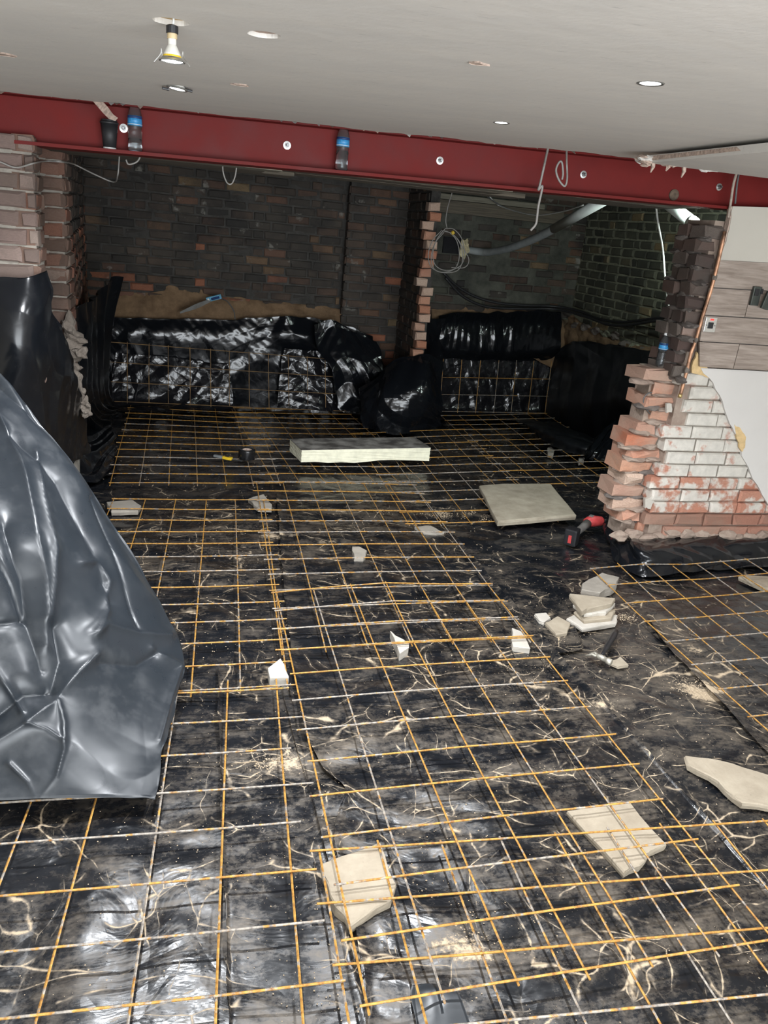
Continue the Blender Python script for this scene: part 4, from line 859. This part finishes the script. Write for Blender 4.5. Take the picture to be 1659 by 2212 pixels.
stone([(1106,1356), (1128,1363), (1145,1400), (1108,1396)], .035, 'pale wedge of stone at the right edge of the middle mesh', 'stone_pale', name='stone_chip')
stone([(578,1443), (606,1421), (615,1435), (624,1462), (583,1464)], .05, 'pale block of stone at the lap of the left and middle meshes', 'stone_pale', name='stone_chip')
stone([(761,1180), (776,1180), (793,1189), (785,1206), (765,1206)], .035, 'small grey stone on the film inside the mid-floor mesh', 'stone_grey', name='stone_chip')
stone([(895,1137), (930,1135), (960,1150), (943,1153), (915,1148)], .022, 'thin grey flake left of the square concrete slab', 'stone_grey', name='stone_chip')
stone([(230,1084), (287,1079), (305,1092), (299,1102), (240,1103)], .035, 'flat grey-brown stone beside the edge of the dusty flap', 'stone_grey')
stone([(536,1077), (569,1067), (588,1090), (587,1098), (557,1097)], .030, 'grey stone at the far corner where three meshes meet', 'stone_grey', name='stone_chip')
stone([(1292,1043), (1336,1043), (1345,1060), (1330,1073), (1303,1054)], .04, 'grey stone half behind the broken brick wall end', 'stone_grey')
stone([(1182,968), (1190,964), (1198,972), (1196,979), (1184,977)], .05, 'rounded grey cobble by the twisted black strip in the right bay', 'stone_grey', name='stone_chip')
stone([(1250,989), (1261,988), (1262,993), (1251,994)], .05, 'tiny white block at the foot of the right bay side sheet', 'stone_pale', name='stone_chip')
stone([(1316,1432), (1340,1418), (1358,1437), (1335,1440)], .012, 'thin brown flake beside the hammer head', 'stone_beige', name='stone_chip')
stone([(1155,1326), (1180,1323), (1190,1335), (1175,1345), (1165,1340)], .02, 'white thin flake leftmost of the flakes by the stone stack', 'stone_pale', name='stone_chip')
stone([(1177,1345), (1205,1330), (1232,1345), (1225,1366), (1200,1370)], .022, 'beige flake in front of the stone stack, on its left', 'stone_beige', name='stone_chip')
SP = [([(1224,1335), (1262,1318), (1335,1328), (1332,1345), (1258,1357)], .0, .026, 'lowest white flake of the stack of four stones', 'stone_pale'), ([(1240,1320), (1262,1312), (1330,1318), (1322,1334), (1262,1340)], .026, .022, 'second stone from the bottom of the stack of four', 'stone_beige'),
      ([(1238,1305), (1265,1300), (1330,1302), (1310,1322), (1262,1325)], .048, .022, 'third stone from the bottom of the stack of four', 'stone_pale'), ([(1230,1282), (1268,1286), (1330,1292), (1322,1302), (1268,1314), (1258,1320)], .07, .03, 'topmost pointed stone of the stack of four', 'stone_beige')]
for px, dz, th, lab, mt in SP: stone(px, th, lab, mt, FLOOR-.01+dz, .004)
# square concrete slab on the mesh
o = mk('concrete_slab', *prism_vf([tuple(at(u, v, z=.045))[:2] for u, v in ((1035,1049), (1085,1045), (1190,1045), (1245,1113), (1075,1127))], .010, .048, .004, .01), 'concrete_slab'); tag(o, 'square grey-brown concrete slab lying on the mesh in mid-floor', 'slab')
# insulation board
ZB = .012
A, B = at(650, 1002, z=ZB), at(927, 995, z=ZB); d = (B-A).normalized(); n_ = Vector((-d.y, d.x, 0)); L = (B-A).length; TH = .115; Wd = .34
ib = empty('insulation_board', A+d*L/2+n_*Wd/2); Mi = Matrix((d, n_, Vector((0, 0, 1)))).transposed()
bm = bmesh.new(); bmesh.ops.create_cube(bm, size=1); bmesh.ops.scale(bm, vec=(L, Wd, TH-.006), verts=bm.verts)
bmesh.ops.subdivide_edges(bm, edges=list(bm.edges), cuts=9, use_grid_fill=True)
for v in bm.verts:
    if v.co.z < -TH*.45: v.co.z += random.uniform(0, .012)+.01*math.sin(v.co.x*9)*(v.co.y < 0)
    v.co += Vector((random.uniform(-1,1), random.uniform(-1,1), 0))*.002
bm.verts.index_update(); cB = A+d*L/2+n_*Wd/2+Vector((0, 0, TH/2))
mk('foam_core', [cB+Mi @ v.co for v in bm.verts], [[v.index for v in f.verts] for f in bm.faces], 'insulation_foam', ib); bm.free()
mk('foil_facing', *box_vf(cB+Vector((0, 0, TH/2-.002)), (L+.004, Wd-.006, .004), 0, Mi), 'foil_facing', ib)
tag(ib, 'cream foam insulation board with grey foil top lying across the far mesh', 'insulation board')
# ================================================================ BOTTLES, CUP
def bottle(base, label, h=.215, water=True, lean=None):
    k = h/.215; o = empty('water_bottle', base)
    body = [(.0, .0), (.024, .0), (.031, .006), (.0315, .02), (.030, .03), (.0315, .04), (.030, .05), (.0315, .06), (.030, .07), (.0315, .08), (.0285, .092), (.0315, .104), (.0315, .150), (.030, .158), (.024, .178), (.014, .195), (.0125, .200), (.0125, .206)]
    mk('body', *lathe_vf([(r*k, z*k) for r, z in body], base, 28), 'clear_plastic', o, True)
    lb_ = mk('label_band', *lathe_vf([(.0322*k, .108*k), (.0322*k, .149*k)], base, 28), 'label_blue', o, True)
    mk('label_stripe', *lathe_vf([(.0326*k, .138*k), (.0326*k, .148*k)], base, 28), 'label_navy', lb_, True)
    mk('label_print', *lathe_vf([(.0326*k, .112*k), (.0326*k, .1145*k)], base, 28), 'cap_white', lb_, True)
    mk('cap', *lathe_vf([(.0135*k, .200*k), (.0142*k, .201*k), (.0142*k, .2135*k), (.013*k, .215*k), (0, .215*k)], base, 20), 'cap_white', o)
    if water: mk('water', *lathe_vf([(0, .003*k), (.026*k, .003*k), (.0295*k, .01*k), (.029*k, water*k), (0, water*k)], base, 24), 'water', o, True)
    return tag(o, label, 'bottle', 'plastic water bottles')
def on_flange(u, v, y=4.345): p = at(u, v, y=y); return Vector((p.x, y, BZ(p.x)+.0155))
bottle(on_flange(292, 318), 'half-full blue-labelled water bottle on the beam beside the black cup', .222, .055)
bottle(on_flange(737, 366), 'blue-labelled water bottle alone on the beam at mid span', .222, .09)
zb = z0n+13*chn
pb = at(1424, 797, y=YN+.17); bottle(Vector((pb.x, pb.y, zb+.004)), 'blue-labelled water bottle standing on the broken brick wall end', .205, .10)
cp = on_flange(237, 315); cu = empty('coffee_cup', cp)
mk('cup_body', *lathe_vf([(0, .006), (.029, .006), (.040, .112), (.038, .112), (.028, .010)], cp, 28), 'cup_black', cu, True)
mk('base_rim', *lathe_vf([(.0275, 0), (.0295, 0), (.030, .007), (.028, .007)], cp, 28), 'cup_white', cu)
mk('lid', *lathe_vf([(.042, .110), (.043, .114), (.041, .118), (.037, .120), (.036, .127), (.030, .128), (.029, .124), (0, .124)], cp, 28), 'cup_black', cu)
tag(cu, 'black paper coffee cup with lid and white base rim on the beam', 'cup')

# ================================================================ CABLES AND PIPES
Q = lambda y, *uv: [at(u, v, y=y) for u, v in uv]
mk_t = lambda a, b, c_: tag(mk('torn_paper_strip', *a), b, c_)
# torn strip of paper by the cup
a0, a1, a2, a3 = at(205, 212, y=4.12), at(228, 238, y=4.2), at(240, 252, y=4.25), at(252, 258, y=4.28)
V = []
for p, wd in ((a0, .020), (a1, .022), (a2, .018), (a3, .012)): V += [p+Vector((-wd*.5, 0, -wd*.6)), p+Vector((wd*.5, 0, wd*.6)), p+Vector((wd*.5, .002, wd*.6)), p+Vector((-wd*.5, .002, -wd*.6))]
Fc = [(i*4+k, i*4+(k+1)%4, i*4+4+(k+1)%4, i*4+4+k) for i in range(3) for k in range(4)]+[(3,2,1,0), (12,13,14,15)]
tag(mk('torn_paper_strip', V, Fc, 'torn_paper'), 'brown torn strip of lining paper hanging down above the black cup', 'paper')
cable('cable', Q(4.27, (-30, 345), (0, 350), (35, 362), (75, 352))+Q(4.6, (100, 348), (135, 350))+Q(5.1, (160, 355), (205, 377), (245, 393))+Q(4.9, (254, 380), (257, 350), (258, 332)), .0042, 'cable_grey', 'grey cable sagging from under the beam across the left pier')
cable('cable', Q(4.7, (272, 345), (278, 355), (295, 350), (303, 338), (304, 330)), .0045, 'cable_grey', 'short grey cable loop under the beam below the first bottle')
cable('cable', Q(4.7, (481, 350), (482, 372), (490, 394), (500, 397), (508, 380), (512, 352)), .004, 'cable_grey', 'thin grey cable loop under the beam between the two bottles')
cable('cable', Q(4.1, (1188, 305), (1184, 318))+Q(4.22, (1175, 360), (1166, 400), (1163, 410), (1170, 402), (1171, 408), (1163, 445), (1160, 470), (1157, 485), (1146, 498)), .0065, 'cable_grey', 'grey flex hanging in front of the beam with a bare white end')
cable('cable', Q(4.1, (1225, 308), (1224, 320))+Q(4.24, (1224, 350), (1225, 385), (1220, 402), (1208, 390), (1201, 368), (1208, 350), (1214, 352), (1216, 375), (1214, 388)), .0055, 'cable_grey', 'grey flex looped on itself in front of the beam')
cable('cable', Q(4.28, (1602, 352), (1592, 372), (1584, 400), (1578, 440), (1573, 470)), .008, 'cable_tan', 'dusty tan cable hanging from the ceiling over the tiled wall')
cable('cable', Q(4.29, (1612, 350), (1600, 365), (1593, 392), (1588, 440)), .006, 'cable_dark', 'dark cable beside the tan one over the tiled wall')
cable('cable', Q(4.25, (1635, 352), (1645, 362), (1660, 372), (1690, 380)), .006, 'cable_dark', 'dark cable end at the right edge under the ceiling')
cable('cable', [at(1414, 405, y=5.3)+Vector((0, 0, .25))]+Q(5.3, (1415, 405), (1416, 425), (1419, 460), (1423, 490))+Q(5.5, (1432, 540), (1437, 600), (1443, 650), (1449, 678)), .0075, 'cable_white', 'white cable hanging straight down in front of the olive brick wall')
cable('cable', [at(1496, 480, y=4.97)]+Q(4.88, (1490, 492), (1481, 515), (1476, 545), (1472, 590), (1466, 640)), .007, 'cable_white', 'white cable running down from the short pipe along the dark jamb')
cable('cable', Q(4.52, (1452, 672), (1446, 690), (1447, 715), (1458, 740), (1475, 758), (1490, 755), (1503, 735), (1512, 700)), .006, 'cable_dark', 'drooping dark cable above the bottle on the brick wall')
cable('cable', [at(958, 590, y=8.2), at(990, 620, y=8.25), at(1030, 642, y=8.27), at(1080, 655, y=8.27), at(1140, 660, y=8.27), at(1200, 662, y=8.24), at(1250, 672, x=4.12), at(1290, 688, x=4.15), at(1340, 696, x=4.16), at(1400, 690, x=4.14), at(1450, 684, x=4.1)], .014, 'cable_black', 'upper thick black cable drooping along the right bay walls')
cable('cable', [at(962, 600, y=8.18), at(1000, 640, y=8.22), at(1050, 662, y=8.24), at(1120, 667, y=8.24), at(1200, 668, y=8.2), at(1260, 682, x=4.08), at(1310, 700, x=4.1), at(1350, 703, x=4.1), at(1410, 694, x=4.09), at(1452, 690, x=4.05)], .014, 'cable_black', 'lower thick black cable drooping along the right bay walls')
cable('cable', [at(1058, 425, y=8.1), at(1080, 445, y=8.2), at(1150, 464, y=7.4), at(1210, 458, y=6.8), at(1260, 443, y=6.3)], .006, 'cable_white', 'thin pale cable slung between back timber and grey pipe')
cable('cable', Q(8.15, (1052, 425), (1075, 440), (1095, 450)), .005, 'cable_dark', 'short dark wire against the timber in the right bay')
# coil with yellow tie
ck = empty('cable_coil', at(975, 540, y=7.35))
C0 = [at(u, v, y=7.33) for u, v in ((945, 500), (930, 530), (926, 560), (936, 580), (960, 588), (985, 578), (994, 548), (985, 515), (967, 498), (950, 495))]
for k, (sx, sy) in enumerate(((0, 0), (7, 4), (11, -3))):
    L_ = [at(u+sx*(1 if u > 955 else .9), v+sy+random.uniform(-2, 2), y=7.31-.01*k) for u, v in ((953, 497), (934, 520), (925, 552), (932, 578), (955, 586), (982, 580), (992, 555), (987, 522), (970, 500), (953, 497))]
    mk('cable_turn', *tube_vf(smooth_path(L_, 6), .0042, 6), 'cable_grey', ck, True)
mk('cable_tail', *tube_vf(smooth_path(Q(7.3, (978, 395), (976, 418), (968, 445), (963, 475), (966, 495)), 6), .0045, 6), 'cable_grey', ck, True)
mk('cable_tail', *tube_vf(smooth_path(Q(7.3, (988, 515), (1003, 540), (1013, 562), (1003, 578), (975, 578)), 6), .0042, 6), 'cable_grey', ck, True)
mk('yellow_tie', *lathe_vf([(.010, -.014), (.016, -.012), (.016, .012), (.010, .014)], at(978, 503, y=7.3), 10, Matrix.Rotation(.9, 3, 'Y')), 'yellow_plastic', ck)
tag(ck, 'grey cable coil with a yellow tie hung by the toothed brick end', 'cable coil')
# waste pipe with foam collar
wpz = empty('waste_pipe', at(1040, 545, y=8.3))
PP = [at(1010, 540, y=8.36), at(1045, 545, y=8.2), at(1075, 542, y=7.9), at(1110, 533, y=7.5), at(1160, 513, y=7.0), at(1215, 484, y=6.4), at(1265, 456, y=5.9), at(1310, 430, y=5.5)]
mk('pipe', *tube_vf(smooth_path(PP, 6), .036, 16), 'pipe_grey', wpz, True)
i0 = at(1196, 496, y=6.6); i1 = at(1201, 493, y=6.55); mk('socket', *tube_vf([at(1197, 494, y=6.6), at(1310, 430, y=5.5)], .039, 16), 'pipe_pale', wpz, True)
tag(wpz, 'grey plastic waste pipe slanting from the back wall up to the beam', 'pipe')
fo = lump(None, at(1003, 535, y=8.3), (.055, .04, .085), 'expanding_foam', 300, 3, 'foam_blob', .7); tag(fo, 'blob of yellowish expanding foam where the waste pipe enters the wall', 'foam')
struct(mk('wall_recess_shade', *box_vf(at(977, 530, y=YB-.005), (.20, .02, .16)), 'dark_void'))  # flat black panel standing in for the shade inside the wall hole
sp2 = empty('short_pipe', at(1498, 478, y=4.9))
mk('pipe', *tube_vf([at(1425, 425, y=5.35), at(1499, 484, y=4.95)], .040, 16), 'pipe_pale', sp2, True)
mk('collar', *tube_vf([at(1492, 478, y=4.99), at(1500, 485, y=4.945)], .043, 16), 'cable_white', sp2, True)
tag(sp2, 'short pale pipe stub below the beam at upper right', 'pipe')
# copper pipe on the stub wall
cpz = empty('copper_pipe', at(1470, 855, y=4.26))
CPP = Q(4.27, (1566, 500), (1555, 550), (1543, 600), (1530, 645), (1516, 690), (1503, 735), (1492, 765), (1484, 800), (1476, 830), (1470, 853))
mk('pipe', *tube_vf(smooth_path(CPP, 4), .0105, 10), 'copper', cpz, True)
mk('end_cap', *tube_vf([CPP[-1]+Vector((0, 0, .006)), CPP[-1]-Vector((.003, 0, .018))], .0125, 10), 'brass', cpz, True)
for k in (2, 5, 7): lump(cpz, CPP[k], (.014, .014, .022), 'mortar_lump', 400+k, 2, 'plaster_smear', .4)
tag(cpz, 'capped copper pipe with plaster smears running down the broken wall edge', 'pipe')
so = empty('socket_box', at(1408, 915, y=4.42)); mk('box', *rbox_vf(at(1410, 910, y=4.43), (.035, .05, .075), .006), 'cup_white', so)
mk('lead', *tube_vf(smooth_path(Q(4.40, (1405, 895), (1394, 880), (1390, 862), (1400, 850), (1412, 848)), 5), .004, 6), 'cable_dark', so, True)
tag(so, 'small white box with a dark lead lodged in the broken brick end', 'box')

# ================================================================ TOOLS
def frame(a, b, up=(0, 0, 1)):
    x = (b-a).normalized(); z = Vector(up); z = (z-x*z.dot(x)).normalized(); return Matrix((x, z.cross(x), z)).transposed()
# hammer
ha, hb = at(1298, 1420, z=-.01), at(1331, 1364, z=-.01); M = frame(ha, hb)
hm = empty('claw_hammer', (ha+hb)/2-Vector((0, 0, .02)))
hd = (hb-ha).length
mk('handle', *tube_vf([ha+(hb-ha)*s for s in (-.02, .2, .35, .6, .85, 1)], [.009, .009, .014, .016, .017, .013], 10), 'black_plastic', hm, True)
h0, h1 = at(1282, 1412, z=-.005), at(1320, 1431, z=-.005); hdv = (h1-h0)
mk('head', *tube_vf([h0+hdv*s for s in (.15, .35, .55, .75, .78, 1.0)], [.009, .013, .014, .012, .016, .016], 10), 'hammer_steel', hm, True)
for s in (-1, 1):
    e = Vector((hdv.y, -hdv.x, 0)).normalized()*s*.012
    mk('claw', *tube_vf([h0+hdv*.2+e*.5, h0+hdv*.0+e, h0-hdv*.18+e*1.2-Vector((0, 0, .012)), h0-hdv*.32+e*1.3-Vector((0, 0, .022))], [.008, .007, .005, .002], 6), 'hammer_steel', hm, True)
tag(hm, 'dusty claw hammer with black grip lying before the stone stack', 'hammer')
# cordless tool
ta, tb_ = at(1236, 1158, z=.03), at(1276, 1125, z=.04); M = frame(ta, tb_)
ct = empty('cordless_tool', (ta+tb_)/2-Vector((0, 0, .07)))
Lt = (tb_-ta).length
bt_ = mk('battery', *rbox_vf(ta+M @ Vector((-.005, 0, 0)), (.075, .085, .115), .012, M), 'black_plastic', ct)
mk('battery_mark', *rbox_vf(ta+M @ Vector((-.0438, .0, -.01)), (.004, .022, .055), .001, M), 'tool_red', bt_)
mk('grip', *tube_vf([ta+(tb_-ta)*s for s in (.1, .3, .55, .8)], [.03, .024, .026, .032], 12), 'tool_grey', ct, True)
mk('motor_body', *tube_vf([tb_+M @ Vector((x, y, 0)) for x, y in ((-.05, .03), (-.03, .01), (.01, -.02), (.05, -.06), (.06, -.075))], [.02, .036, .040, .034, .02], 14), 'tool_red', ct, True)
mk('vents', *rbox_vf(tb_+M @ Vector((.0, .0, .034)), (.04, .03, .012), .003, M), 'tool_grey', ct)
mk('chuck', *tube_vf([tb_+M @ Vector((.05, -.06, 0)), tb_+M @ Vector((.085, -.105, 0))], [.019, .013], 12), 'black_plastic', ct, True)
tag(ct, 'red and black cordless power tool lying beside the square concrete slab', 'power tool')
# tape roll and knife
tc = at(533, 990, z=.016)
tr = empty('tape_roll', tc)
mk('tape', *lathe_vf([(.038, 0), (.066, 0), (.067, .003), (.067, .072), (.066, .075), (.038, .075), (.038, 0)], tc, 32), 'tape_black', tr, True)
mk('core', *lathe_vf([(.035, .002), (.038, .002), (.038, .073), (.035, .073), (.035, .002)], tc, 32), 'torn_paper', tr, True)
tag(tr, 'roll of black tape standing on the far-left mesh', 'tape')
ka, kb = at(463, 984, z=.025), at(520, 995, z=.02); M = frame(ka, kb); kn = empty('utility_knife', (ka+kb)/2-Vector((0, 0, .012))); Lk = (kb-ka).length
mk('handle_end', *rbox_vf(ka+(kb-ka)*.2, (Lk*.42, .028, .018), .006, M), 'knife_grey', kn)
kh_ = mk('handle', *rbox_vf(ka+(kb-ka)*.50, (Lk*.34, .034, .022), .006, M), 'yellow_plastic', kn)
mk('slider', *rbox_vf(ka+(kb-ka)*.48+Vector((0, 0, .013)), (.03, .012, .006), .002, M), 'black_plastic', kh_)
mk('blade', *box_vf(ka+(kb-ka)*.86, (Lk*.40, .018, .002), 0, M), 'blade_steel', kn)
tag(kn, 'utility knife with yellow handle lying by the black tape roll', 'knife')
# cable ties with blue card on the clay ledge
pk = empty('cable_tie_pack', at(440, 658, y=8.16))
b0, b1 = at(446, 648, y=8.15), at(478, 640, y=8.15); M = frame(b0, b1, (0, -.4, 1))
hc_ = mk('header_card', *rbox_vf((b0+b1)/2, ((b1-b0).length, .012, .048), .003, M), 'card_blue', pk)
mk('card_print', *rbox_vf((b0+b1)/2+M @ Vector((.012, -.0075, 0)), ((b1-b0).length*.55, .002, .026), .0005, M), 'label_navy', hc_)
mk('card_print', *rbox_vf((b0+b1)/2+M @ Vector((-.055, -.0075, 0)), (.018, .002, .028), .0005, M), 'cap_white', hc_)
for k in range(8):
    s = (k-3.5)*.006; mk('tie', *tube_vf(smooth_path([b0+Vector((.04, .0, s*.6)), at(425, 661, y=8.12)+Vector((0, -abs(s)*.4, s)), at(389, 673+k*.7, y=8.07)+Vector((0, 0, s*.8))], 4), .0024, 4), 'tie_grey', pk)
tag(pk, 'pack of grey cable ties with a light blue card on the clay bank', 'cable ties')
cable('cable', [at(478, 645, y=8.16), at(492, 652, y=8.13), at(505, 672, y=8.10), at(508, 690, y=8.06)], .006, 'cable_dark', 'short dark strap draped from the clay bank over the film')

# ================================================================ DEBRIS
def crumbs(name, spots, mat, label, seed):
    rs = random.Random(seed); V, Fc = [], []
    T = [(0,1,2), (0,2,3), (0,3,4), (0,4,1), (5,2,1), (5,3,2), (5,4,3), (5,1,4)]
    for cx, cy, sx, sy, n, smin, smax in spots:
        for _ in range(n):
            x, y = rs.gauss(cx, sx), rs.gauss(cy, sy); s = smin+(smax-smin)*rs.random()**3; k = len(V); a = rs.uniform(0, 6)
            if y < .9 or y > 7.9 or x < -.7 or x > 3.6: continue
            z = FLOOR-.010+s*.4
            V += [(x, y, z+s*.6)]+[(x+s*math.cos(a+i*1.57)*rs.uniform(.7, 1.2), y+s*math.sin(a+i*1.57)*rs.uniform(.7, 1.2), z) for i in range(4)]+[(x, y, z-s*.5)]
            Fc += [(p+k, q+k, r_+k) for p, q, r_ in T]
    o = mk(name, V, Fc, mat); o['kind'] = 'stuff'; o['label'] = label; o['category'] = 'debris'; return o
crumbs('sandy_crumbs', [(.6, 1.8, .6, .5, 2600, .0007, .0034), (.9, 3.2, .8, .9, 2200, .0009, .0045), (1.9, 2.9, .5, .6, 1500, .0009, .0042), (.6, 5.6, .9, 1.1, 1100, .0014, .006), (1.2, 1.4, .6, .3, 1200, .0007, .0034), (2.8, 6.2, .6, .8, 300, .002, .009)]+[(*fp(u, v), r*.45, r*.35, n*2, .0009, .0055) for u, v, r, n in ((735, 1103, .10, 500), (800, 1100, .14, 450), (945, 1108, .12, 550), (1035, 1112, .14, 500), (645, 1350, .05, 90), (580, 1640, .10, 200), (985, 2040, .10, 260), (1350, 1330, .08, 160), (1185, 1640, .1, 120), (1500, 1480, .12, 150))], 'sand', 'sandy crumbs and grit scattered over the black floor film', 3)
